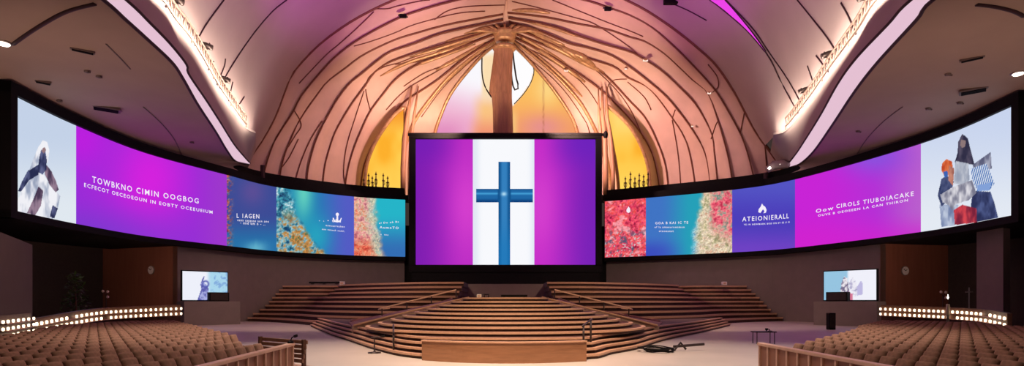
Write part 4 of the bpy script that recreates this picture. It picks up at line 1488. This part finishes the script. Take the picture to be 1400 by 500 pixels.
def handrail(pts, z0, z1, lb, name='handrail'):
    a, c = Vector(pts[0]), Vector(pts[1])
    for v in (a, c):
        for _ in range(60):
            if len({stage_z(v.x + ex, v.y + ey) for ex in (-0.07, 0, 0.07) for ey in (-0.07, 0, 0.07)}) == 1:
                break
            v.y += 0.03
    a.z = stage_z(a.x, a.y) + 0.008
    c.z = stage_z(c.x, c.y) + 0.008
    t = thing(name, a, lb, 'handrail', 'handrails on the mound steps')
    ta, tc = a + Vector((0, 0, z0)), c + Vector((0, 0, z1))
    MB().tube([a, ta], 0.035, 8).build('post', M['darkmetal'], t, smooth=True)
    MB().tube([c, tc], 0.035, 8).build('post', M['darkmetal'], t, smooth=True)
    MB().tube([ta + (ta - tc) * 0.15, ta, tc, tc + (tc - ta) * 0.15], 0.03, 8).build('rail', M['darkmetal'], t, smooth=True)
handrail([(2.55, 17.9, 0.62), (2.9, 18.6, 0.62)], 0.75, 0.75, 'short dark handrail beside the end of the front panel, near the coiled cable')
handrail([(-3.9, 18.9, 0.31), (-4.05, 19.6, 0.31)], 0.62, 0.65, 'short dark handrail on the low steps near the microphone stand')
handrail([(-0.95, 24.4, ZTOP), (-0.75, 24.5, ZTOP)], 0.14, 0.14, 'tiny dark handrail at the top of the mound')


for sx, lb in ((-1, 'curving aisle handrail between the mound and the tiers, on the microphone stand side'), (1, 'curving aisle handrail between the mound and the tiers, on the coiled cable side')):
    q = resample([(sx * 2.3, CY + 0.42, ZTOP - 0.05), (sx * 4.6, CY + 0.9, 1.42), (sx * 5.9, CY + 1.02, 1.1)], 13)
    t = thing('aisle_handrail', tuple(q[0]), lb, 'handrail', 'handrails along the aisles')
    top = [Vector(v) + Vector((0, 0, 0.42)) for v in q]
    end = top[-1]
    MB().tube(top + [end + Vector((sx * 0.2, 0.15, -0.06)), end + Vector((sx * 0.05, 0.4, -0.04)), end + Vector((-sx * 0.3, 0.3, 0.0))], 0.035, 8).build('rail', M['rail'], t, smooth=True)
    for k in (0, 4, 8, 12):
        MB().tube([Vector(q[k]) + Vector((0, 0, 0.06)), top[k]], 0.03, 6).build('post', M['darkmetal'], t)


def mic_stand(x, y, d, h, lb, boom=True):
    q = P(x, y, d)
    o = Vector((q.x, d, 0.0))
    t = thing('microphone_stand', o, lb, 'microphone stand')
    MB().lathe(o, [(0.24, 0), (0.24, 0.03), (0.05, 0.05), (0.03, 0.1)], 14).build('base', M['darkmetal'], t, smooth=True)
    MB().tube([o + Vector((0, 0, 0.08)), o + Vector((0, 0, h))], 0.022, 8).build('pole', M['darkmetal'], t)
    if boom:
        MB().tube([o + Vector((-0.12, 0, h)), o + Vector((0.25, 0, h + 0.04))], 0.022, 6).build('boom', M['darkmetal'], t)
        MB().tube([o + Vector((0.22, 0, h + 0.03)), o + Vector((0.36, 0, h + 0.06))], [0.025, 0.045], 8).build('microphone', M['black'], t)
mic_stand(512, 481, 19.6, 0.55, 'short dark microphone stand on the floor at the foot of the steps')

# coiled cable and folded stand on the floor
q = P(893, 478, 20.9)
t = thing('cable_coil', (q.x, 20.2, 0), 'loose coil of black cable lying on the beige floor by the steps', 'cable')
b = MB()
for k in range(5):
    pts = []
    ox, oy, rx, ry = random.uniform(-0.12, 0.12), random.uniform(-0.1, 0.1), 0.42 + 0.05 * k, 0.5 + 0.06 * k
    for i in range(25):
        an = 2 * PI * i / 24
        pts.append((q.x + ox + rx * math.cos(an), 20.2 + oy + ry * math.sin(an), 0.03 + 0.03 * k + 0.02 * math.sin(an * 3 + k)))
    b.tube(pts, 0.022, 6, cap=False)
b.build('loop', M['black'], t, smooth=True)
ox, oy = q.x + 0.75, 20.5
t = thing('folded_stand', (ox, oy, 0), 'folded dark stand lying beside the loose cable coil', 'stand')
MB().tube([(ox - 0.1, oy, 0.16), (ox + 1.1, oy + 0.15, 0.24)], 0.05, 8).build('tube_leg', M['darkmetal'], t)
MB().tube([(ox - 0.1, oy - 0.1, 0.03), (ox + 0.2, oy + 0.1, 0.3), (ox + 0.4, oy + 0.1, 0.05)], 0.04, 8).build('clamp', M['darkmetal'], t)
# side table with a small device
tb = P(1044, 453, 24)
t = thing('side_table', (tb.x, 24, 0), 'low thin-legged dark side table behind the panelled partition', 'table')
zt = 0.54
MB().box((tb.x, 24, zt - 0.02), (0.92, 0.5, 0.05), bev=0.01).build('table_top', M['darkmetal'], t)
for sx in (-1, 1):
    for sy in (-1, 1):
        MB().tube([(tb.x + sx * 0.38, 24 + sy * 0.2, 0), (tb.x + sx * 0.38, 24 + sy * 0.2, zt - 0.04)], 0.02, 6).build('leg', M['darkmetal'], t)
t = thing('desk_lamp', (tb.x + 0.28, 24, zt + 0.005), 'small dark desk lamp on the low side table', 'lamp')
MB().lathe((tb.x + 0.28, 24, zt + 0.005), [(0.09, 0), (0.09, 0.02), (0.02, 0.03)], 12).build('base', M['black'], t)
MB().tube([(tb.x + 0.28, 24, zt + 0.02), (tb.x + 0.26, 24, zt + 0.08), (tb.x + 0.18, 24, zt + 0.1)], 0.018, 6).build('arm', M['black'], t)
MB().tube([(tb.x + 0.19, 24, zt + 0.11), (tb.x + 0.1, 24, zt + 0.07)], [0.03, 0.07], 8).build('shade', M['black'], t)
# small loudspeaker on the floor
q = P(1136, 441, 33.0)
t = thing('floor_speaker', (q.x, 36.0, 0), 'small black upright speaker on the floor below the television', 'speaker')
xx = (1136 - CX) / F * 36.0
MB().box((xx, 36, 0.55), (0.42, 0.4, 1.1), bev=0.04).build('cabinet', M['black'], t)
MB().box((xx, 35.79, 0.58), (0.34, 0.02, 0.9)).build('grille', M['darkmetal'], t)

# ------------------------------------------------------------------ seating
def chair_shapes():
    """seat, backrest and two side panels of a narrow high-backed chair facing +Y"""
    seat = MB().box((0, 0.11, 0.44), (0.35, 0.38, 0.11), bev=0.04)
    back = MB().box((0, -0.12, 0.74), (0.37, 0.17, 0.58), rx=math.radians(20), bev=0.075)
    sides = [MB().box((sx * 0.187, 0.06, 0.26), (0.02, 0.44, 0.58), bev=0.008) for sx in (-1, 1)]
    return seat, back, sides


def make_chair():
    root = thing('auditorium_chair', (0, 0, 0), '', 'chair', 'brown auditorium chairs in rows')
    seat, back, sides = chair_shapes()
    seat.build('seat', M['chair'], root, smooth=True)
    back.build('backrest', M['chair'], root, smooth=True)
    for b in sides:
        b.build('side_panel', M['chair_side'], root)
    return root


ORD = ['first', 'second', 'third', 'fourth', 'fifth', 'sixth', 'seventh', 'eighth', 'ninth', 'tenth', 'eleventh', 'twelfth', 'thirteenth', 'fourteenth', 'fifteenth',
       'sixteenth', 'seventeenth', 'eighteenth', 'nineteenth', 'twentieth', 'twenty-first', 'twenty-second', 'twenty-third', 'twenty-fourth', 'twenty-fifth', 'twenty-sixth', 'twenty-seventh', 'twenty-eighth', 'twenty-ninth', 'thirtieth'] + ['thirty-' + q for q in ('first', 'second', 'third', 'fourth', 'fifth', 'sixth', 'seventh', 'eighth', 'ninth')]
proto = make_chair()
DECK = 0.38
first = True


def pinside(poly, x, y):
    return bool(inside(poly, np.array([x]), np.array([y]))[0])


def seat_block(x0, sx, uy, poly, w, pitch, where):
    """rows run along the hall beside the partition; every row shifts so that gaps line up slantwise"""
    global first
    ang = -PI / 2 if sx < 0 else PI / 2          # face the middle aisle
    spots = []
    for j in range(0, 24):
        x = x0 + sx * j * pitch
        row = []
        for i in range(-60, 60):
            y = 10.6 + (i + 0.5) * w + (j * pitch * uy) % w
            if pinside(poly, x, y) and y > 5.6 and abs(x) < 0.99 * y + 0.5 and not (x < 0 and y > 11.35 - (x + 4.1) * 0.76 - 0.75 and x > -6.3):
                row.append((x, y))
        row.sort(key=lambda p: -p[1])
        spots += [(p, j, c_) for c_, p in enumerate(row)]
    spots.sort(key=lambda q: q[0][1])
    near, far = spots[:150], spots[150:]
    for p, j, c_ in near:
        if first:
            o = proto
            first = False
        else:
            o = copy_tree(proto)
        o.location = (p[0], p[1], DECK + 0.002)
        o.scale = (0.8, 0.7, 0.62)
        o.rotation_euler = (0, 0, ang)
        o['label'] = 'brown chair, %s from the stage in %s row off the aisle, %s' % (ORD[min(c_, 38)], ORD[j], where)
    if far:
        mb, ms_ = MB(), MB()
        rot = Matrix.Rotation(ang, 3, 'Z')
        seat, back, sides = chair_shapes()
        for p, j, c_ in far:
            o = Vector((p[0], p[1], DECK + 0.002))
            for q in [seat, back] + sides:
                mb.add([rot @ Vector((v.x * 0.8, v.y * 0.7, v.z * 0.62)) + o for v in q.v], q.f)
        o = mb.build('auditorium_seating', M['chair'], smooth=True)
        tag(o, 'distant rows of small brown padded chairs, %s' % where, 'seating', kind='stuff')
    print('SEATS', len(near), len(far))


polyL = [(-4.6, 11.0), (-15.2, 25.3), (-16.2, 23.6), (-16.6, 22.3), (-15.9, 19.6), (-15.1, 18.3), (-13.1, 14.7), (-12.6, 12), (-8, 5), (-4.15, 5), (-4.4, 8)]
polyR = [(5.45, 10.8), (17.3, 25.2), (18.7, 23.4), (19.0, 22.2), (18.0, 19.6), (17.5, 18), (14.8, 15), (12.6, 12), (8, 5), (5.15, 5), (5.3, 8)]
struct(MB().prism([(-4.45, 10.9), (-15.3, 25.7), (-16.5, 24.0), (-16.8, 22.4), (-16.2, 19.4), (-15.3, 18.0), (-13.3, 14.5), (-13, 3), (-4.0, 3)], 0.0, DECK).build('floor_carpet', M['carpet']))
struct(MB().prism([(5.2, 10.9), (17.4, 25.7), (18.8, 24.0), (19.2, 22.4), (18.3, 20.3), (17.8, 18), (15, 14), (15, 3), (4.9, 3)], 0.0, DECK).build('floor_carpet', M['carpet']))
seat_block(-4.75, -1, 1.333, polyL, 0.36, 0.66, 'slatted bench block')
seat_block(5.65, 1, 1.2, polyR, 0.36, 0.66, 'side table block')


def partition(p0, p1, lb, npan):
    p0, p1 = Vector(p0), Vector(p1)
    root = thing('panelled_partition', (p0 + p1) / 2, lb, 'partition', 'panelled partitions at the ends of the pews')
    u = (p1 - p0).normalized(); L_ = (p1 - p0).length
    ang = math.atan2(u.y, u.x)
    mid = (p0 + p1) / 2
    MB().box(mid + Vector((0, 0, 1.0)), (L_ + 0.1, 0.13, 0.055), rz=ang, bev=0.012).build('top_rail', M['rail'], root)
    MB().box(mid + Vector((0, 0, 0.06)), (L_ + 0.06, 0.09, 0.12), rz=ang).build('bottom_rail', M['rail'], root)
    for k in range(npan + 1):
        q = p0 + u * (L_ * k / npan)
        MB().box(q + Vector((0, 0, 0.545)), (0.055, 0.1, 0.85), rz=ang, bev=0.008).build('post', M['rail'], root)
        if k < npan:
            q = p0 + u * (L_ * (k + 0.5) / npan)
            MB().box(q + Vector((0, 0, 0.545)), (L_ / npan - 0.057, 0.04, 0.85), rz=ang).build('panel_board', M['railpanel'], root)


partition((-4.2, 10.75, 0), (-3.72, 5.0, 0), 'panelled wooden partition beside the pew block with the slatted bench', 15)
partition((5.06, 10.85, 0), (4.78, 5.0, 0), 'panelled wooden partition beside the pew block with the side table', 15)

# slatted bench just beyond the partition
bp0, bp1 = Vector((-5.55, 12.35, 0)), Vector((-4.1, 11.25, 0))
u = (bp1 - bp0).normalized(); ang = math.atan2(u.y, u.x); mid = (bp0 + bp1) / 2
nn = Vector((0.6, 0.8, 0))
t = thing('slatted_bench', mid, 'dark slatted wooden bench at the corner of the panelled partition', 'bench')
for k in range(5):
    MB().box(mid + Vector((0, 0, 0.62 + 0.095 * k)) - nn * (0.05 - 0.025 * k), (1.8, 0.03, 0.08), rz=ang, bev=0.008).build('back_slat', M['slat'], t)
for k in range(4):
    MB().box(mid + Vector((0, 0, 0.44)) + nn * (0.08 + 0.1 * k), (1.75, 0.085, 0.03), rz=ang, bev=0.006).build('seat_slat', M['slat'], t)
for sx in (-0.85, 0.85):
    MB().box(mid + u * sx + nn * 0.0 + Vector((0, 0, 0.53)), (0.06, 0.07, 1.06), rz=ang).build('leg', M['chair_side'], t)
    MB().box(mid + u * sx + nn * 0.4 + Vector((0, 0, 0.215)), (0.06, 0.06, 0.43), rz=ang).build('leg', M['chair_side'], t)
q = Vector((-4.19, 10.7, 1.03))
t = thing('table_microphone', q, 'tiny dark microphone clipped on the partition corner by the slatted bench', 'microphone')
MB().lathe(q, [(0.06, 0), (0.06, 0.03), (0.03, 0.05)], 10).build('base', M['black'], t)
MB().tube([q + Vector((0, 0, 0.04)), q + Vector((0.02, 0, 0.1)), q + Vector((0.08, 0, 0.14))], 0.012, 5).build('gooseneck', M['black'], t)
MB().tube([q + Vector((0.07, 0, 0.13)), q + Vector((0.13, 0, 0.15))], 0.03, 6).build('capsule', M['black'], t)


# lamp parapets behind the seating
def parapet(path, ztop, nb, rows, lb, gap=0.24, size=(0.092, 0.12), name='lamp_parapet'):
    p = resample([(x, y, z) for (x, y), z in zip(path, ztop)], 300)
    ax = p[:, 0] / p[:, 1]
    o_ = np.argsort(ax)
    g_ = np.linspace(ax[0], ax[-1], nb)
    p = np.stack([np.interp(g_, ax[o_], p[o_, k]) for k in range(3)], 1)
    mid = p[len(p) // 2]
    root = thing(name, (mid[0], mid[1], 0), lb, 'lamp parapet', 'parapets with rows of lamps')
    t = np.gradient(p[:, :2], axis=0)
    n = np.stack([t[:, 1], -t[:, 0]], 1)
    n /= np.linalg.norm(n, axis=1)[:, None]
    flip = np.sign(np.sum(n * -p[:, :2], axis=1))[:, None]
    n = n * flip
    r = []
    for off, top in ((0.0, False), (0.0, True), (-0.14, True), (-0.14, False), (0.0, False)):
        r.append([(p[i][0] + n[i][0] * off, p[i][1] + n[i][1] * off, (p[i][2] + 0.1) if top else 0.0) for i in range(nb)])
    b = MB().loft(r)
    b.f += [(0, nb, 2 * nb, 3 * nb), (nb - 1, 2 * nb - 1, 3 * nb - 1, 4 * nb - 1)]
    b.build('parapet_wall', M['chair_side'], root)
    for k in range(rows):
        z = -gap * (k + 1) + gap * 0.38
        r = []
        for off, dz in ((0.0, -0.03), (0.16, -0.03), (0.16, 0.0), (0.0, 0.0), (0.0, -0.03)):
            r.append([(p[i][0] + n[i][0] * off, p[i][1] + n[i][1] * off, p[i][2] + z + dz) for i in range(nb)])
        MB().loft(r).build('shelf', M['rail'], root)
    for k in range(rows):
        for i in range(nb):
            if (i + k * 7) % 23 == 22:
                continue
            ang = math.atan2(n[i][1], n[i][0]) - PI / 2
            z = p[i][2] - gap * (k + 1) + gap * 0.38
            c = Vector((p[i][0] + n[i][0] * 0.08, p[i][1] + n[i][1] * 0.08, z))
            MB().lathe(c, [(size[0] * 0.3, 0.0), (size[0] * 0.5, 0.02), (size[0] * 0.5, size[1] * 0.8), (size[0] * 0.3, size[1])], 6).build('bulb', M['bulb'], root)


parapet([(-15.4, 26), (-16.9, 24), (-17.2, 22.5), (-16.75, 19.5)], [1.60, 1.50, 1.40, 1.13], 30, 2, 'long curving lamp parapet behind the chairs, ending under the television beside the recess')
parapet([(-15.75, 18.2), (-13.75, 14.9)], [1.36, 1.36], 7, 4, 'short lamp parapet of four rows below the grey screen wall', gap=0.2, size=(0.07, 0.09))
parapet([(17.8, 26), (19.2, 24.3), (19.6, 22.5), (18.75, 20.5)], [1.58, 1.50, 1.42, 1.30], 27, 2, 'long curving lamp parapet behind the chairs, near the grey pilaster')
# grey wall behind the short parapet, its top falling away from the camera
struct(MB().slab([(-15.95, 18.5, 0), (-13.6, 14.6, 0), (-13.6, 14.6, 3.75), (-15.95, 18.5, 3.75)], [(-16.2, 18.35, 0), (-13.85, 14.45, 0), (-13.85, 14.45, 3.75), (-16.2, 18.35, 3.75)]).build('wall_left_screen', M['screen_wall']))

# brass rails at the end of the right parapet
q = Vector((18.9, 19.6, 0))
t = thing('brass_rail', q, 'small bright brass rail at the outer end of the lamp parapet', 'rail')
for dx, dy in ((0, 0), (0.05, -0.5), (-0.15, -1.0)):
    MB().tube([q + Vector((dx, dy, 0)), q + Vector((dx, dy, 1.25))], 0.03, 8).build('post', M['rail'], t)
MB().tube([q + Vector((0, 0.2, 1.22)), q + Vector((0.05, -0.5, 1.22)), q + Vector((-0.2, -1.2, 1.2))], 0.035, 8).build('rail', M['rail'], t)
MB().tube([q + Vector((0, 0.2, 0.9)), q + Vector((0.05, -0.5, 0.9)), q + Vector((-0.2, -1.2, 0.88))], 0.025, 8).build('rail', M['rail'], t)

# candle posts, small lamps, door pull, shrub in the recesses
q = P(1296, 428, 23.6)
t = thing('candle_post', (q.x, 23.6, 0), 'tall pale candle post standing before the lamp parapet', 'candle')
MB().lathe((q.x, 23.6, 0), [(0.16, 0), (0.14, 0.05), (0.05, 0.1), (0.045, 1.2), (0.1, 1.26)], 12).build('stand', M['metal'], t, smooth=True)
MB().lathe((q.x, 23.6, 1.26), [(0.07, 0), (0.065, 0.45), (0.05, 0.47)], 12).build('candle', M['candle'], t, smooth=True)
MB().lathe((q.x, 23.6, 1.95), [(0.012, 0), (0.03, 0.06), (0.004, 0.2)], 8).build('flame', M['lamp'], t)
for (x, y, d, lb, two) in ((145, 402, 29.0, 'small twin-lamp standing light in the brown recess beside the shrub', True), (1289, 403, 29.0, 'small twin-lamp standing light in the recess near the candle post', True)):
    q = P(x, y, d)
    t = thing('standing_light', (q.x, d, 0), lb, 'lamp', 'small standing lights in the recesses')
    MB().lathe((q.x, d, 0), [(0.2, 0), (0.2, 0.03), (0.03, 0.06)], 12).build('base', M['darkmetal'], t)
    MB().tube([(q.x, d, 0.04), (q.x, d, q.z)], 0.02, 6).build('pole', M['darkmetal'], t)
    for k, (dx, dz) in enumerate(((-0.13, 0.12), (0.12, 0.1), (0.12, -0.18))):
        MB().tube([(q.x, d, q.z - 0.05), (q.x + dx, d - 0.05, q.z + dz)], 0.015, 5).build('arm', M['darkmetal'], t)
        MB().lathe((q.x + dx, d - 0.05, q.z + dz - 0.03), [(0.02, 0), (0.06, 0.04), (0.06, 0.1), (0.02, 0.14)], 8).build('shade', M['candle'], t)
q = P(1325, 404, 30)
t = thing('door_pull', (q.x, 30, 0), 'slim silver crossed pull post in the dark corner by the pilaster', 'pull')
MB().lathe((q.x, 30, 0), [(0.15, 0), (0.15, 0.04), (0.03, 0.06)], 10).build('base', M['metal'], t)
MB().tube([(q.x, 30, 0.05), (q.x, 30, q.z + 0.45)], 0.03, 6).build('pole', M['metal'], t)
MB().tube([(q.x - 0.2, 30, q.z + 0.2), (q.x + 0.2, 30, q.z + 0.22)], 0.03, 6).build('crossbar', M['metal'], t)
q = P(103, 430, 30)
t = thing('potted_shrub', (q.x, 30, 0), 'dark green potted shrub in the shadowed corner of the recess', 'plant')
MB().lathe((q.x, 30, 0), [(0.32, 0), (0.42, 0.5), (0.46, 0.55), (0.4, 0.56)], 16).build('pot', M['chair_side'], t)
MB().tube([(q.x, 30, 0.5), (q.x + 0.05, 30, 1.4), (q.x, 30, 2.6)], [0.06, 0.05, 0.02], 6).build('stem', M['chair_side'], t)
lf = MB()
for k in range(340):
    an = random.uniform(0, 2 * PI); zz = random.uniform(0.8, 3.4)
    rr = 0.75 * math.sqrt(random.random()) * (1.15 - (zz - 0.8) / 3.4)
    c = Vector((q.x + rr * math.cos(an), 30 + rr * math.sin(an), zz))
    d1 = Vector((random.uniform(-1, 1), random.uniform(-1, 1), random.uniform(-0.3, 0.8))).normalized() * 0.2
    d2 = d1.cross(Vector((random.random(), random.random(), 1))).normalized() * 0.06
    lf.add([c - d1 * 0.5, c + d2, c + d1, c - d2], [(0, 1, 2, 3)])
lf.build('foliage', M['leaf'], t)
for x, y, lb in ((121, 378, 'tiny gold hanging lantern above another beside the shrub'), (121, 387, 'tiny gold hanging lantern beside the shrub, the lower one')):
    q, _ = on_return('L', x + 2, y, 0.2)
    t = thing('wall_lantern', q, lb, 'lantern', 'tiny gold lanterns beside the shrub')
    MB().lathe(q, [(0.03, -0.1), (0.1, -0.05), (0.1, 0.08), (0.02, 0.14)], 8).build('lantern_body', M['rail'], t)
    MB().tube([q + Vector((0, 0, 0.12)), q + Vector((0, 0, 0.3))], 0.01, 4).build('hook', M['darkmetal'], t)

# ------------------------------------------------------------------ lights
def spot(name, loc, target, power, color, size=60, blend=0.6, radius=0.4):
    l = bpy.data.lights.new(name, 'SPOT')
    l.energy = power
    l.color = color
    l.spot_size = math.radians(size)
    l.spot_blend = blend
    l.shadow_soft_size = radius
    o = bpy.data.objects.new(name, l)
    COL.objects.link(o)
    o.location = loc
    d = Vector(target) - Vector(loc)
    o.rotation_euler = d.to_track_quat('-Z', 'Y').to_euler()
    return o


def point(name, loc, power, color, radius=0.5):
    l = bpy.data.lights.new(name, 'POINT')
    l.energy = power
    l.color = color
    l.shadow_soft_size = radius
    o = bpy.data.objects.new(name, l)
    COL.objects.link(o)
    o.location = loc
    return o


PUR = (0.66, 0.06, 0.74)
WARM = (1.0, 0.70, 0.48)
def strip_light(name, a, c, out, power, color, width=0.25):
    """slim LED batten from a to c shining along out"""
    l = bpy.data.lights.new(name, 'AREA')
    l.shape = 'RECTANGLE'
    l.size = (c - a).length
    l.size_y = width
    l.energy = power
    l.color = color
    o = bpy.data.objects.new(name, l)
    COL.objects.link(o)
    x = (c - a).normalized()
    z = -(out - x * out.dot(x)).normalized()
    y = z.cross(x)
    o.matrix_world = Matrix.Translation((a + c) / 2) @ Matrix((x, y, z)).transposed().to_4x4()
    return o


for s in 'LR':
    sx = -1 if s == 'L' else 1
    q = LED[s]
    for k in range(10, 58, 8):
        a = Vector((q[k][0] - sx * 1.15, q[k][1], ZLED + 0.15))
        k2 = min(k + 8, 59)
        c = Vector((q[k2][0] - sx * 1.15, q[k2][1], ZLED + 0.15))
        strip_light('ledge_led_batten', a, c, Vector((sx * 1.0, 0, 0.75)), 52 * (c - a).length, (1.0, 0.80, 0.62))
for sx in (-1, 1):
    spot('vault_purple_wash', (sx * 2, 34, 12), (sx * 10, 43.5, EYE + 29), 11500, PUR, 62)
    spot('vault_purple_wash', (sx * 3, 18, 12), (sx * 11, 32, EYE + 29), 8500, PUR, 72)
    spot('apse_pink_wash', (sx * 4, 55, 21.5), (sx * 16, 66, 17), 7000 if sx < 0 else 13500, (1.0, 0.58, 0.52), 100, 0.9)
    spot('apse_amber_uplight', (sx * 5, 57.5, 19.5), (sx * 13, 67, 21), 1900, (1.0, 0.56, 0.30), 120, 0.9)
    spot('apse_hub_glow', (sx * 6, 53, EYE + 16), (sx * 8, 61, EYE + 25), 8600, (1.0, 0.66, 0.44), 95, 0.9)
    spot('recess_fill', (sx * 27, 36, 4.6), (sx * 32, 45, 2.4), 300, (1.0, 0.66, 0.5), 100)  # added fill that lifts the brown recess wall, no fitting there
    spot('soffit_fill', (sx * 22, 22, 3.5), (sx * 22.5, 32, 14), 1600, (1.0, 0.64, 0.50), 120, 1.0)  # added warm fill for the soffit, from an unseen source
    spot('seating_downlight', (sx * 6, 16, 12), (sx * 8.5, 14.5, 0), 850, WARM, 95)
    spot('floor_downlight', (sx * 5, 15, 14), (sx * 5.5, 17.5, 0), 7400, (1.0, 0.84, 0.70), 70)
    spot('tier_downlight', (sx * 11, 34, 14), (sx * 13, 44, 2), 4200, WARM, 95)
spot('partition_fill', (0, 9, 11), (0, 9.2, 0), 1500, (1.0, 0.80, 0.64), 125, 0.8)  # added fill to brighten the partition rails, no lamp known here
spot('mound_spot', (0, 8, 13), (0, 20, 0.8), 8000, (1.0, 0.66, 0.38), 48)
w = bpy.data.worlds.new('hall_ambient')
SC.world = w
w.use_nodes = True
w.node_tree.nodes['Background'].inputs['Color'].default_value = (0.9, 0.62, 0.55, 1)
w.node_tree.nodes['Background'].inputs['Strength'].default_value = 0.05

SC.view_settings.view_transform = 'Standard'
SC.view_settings.look = 'None'
SC.view_settings.exposure = 0.0
SC.view_settings.gamma = 1.0
SC.view_settings.use_curve_mapping = False
SC.cycles.use_denoising = True
SC.cycles.max_bounces = 6
SC.cycles.sample_clamp_indirect = 4.0
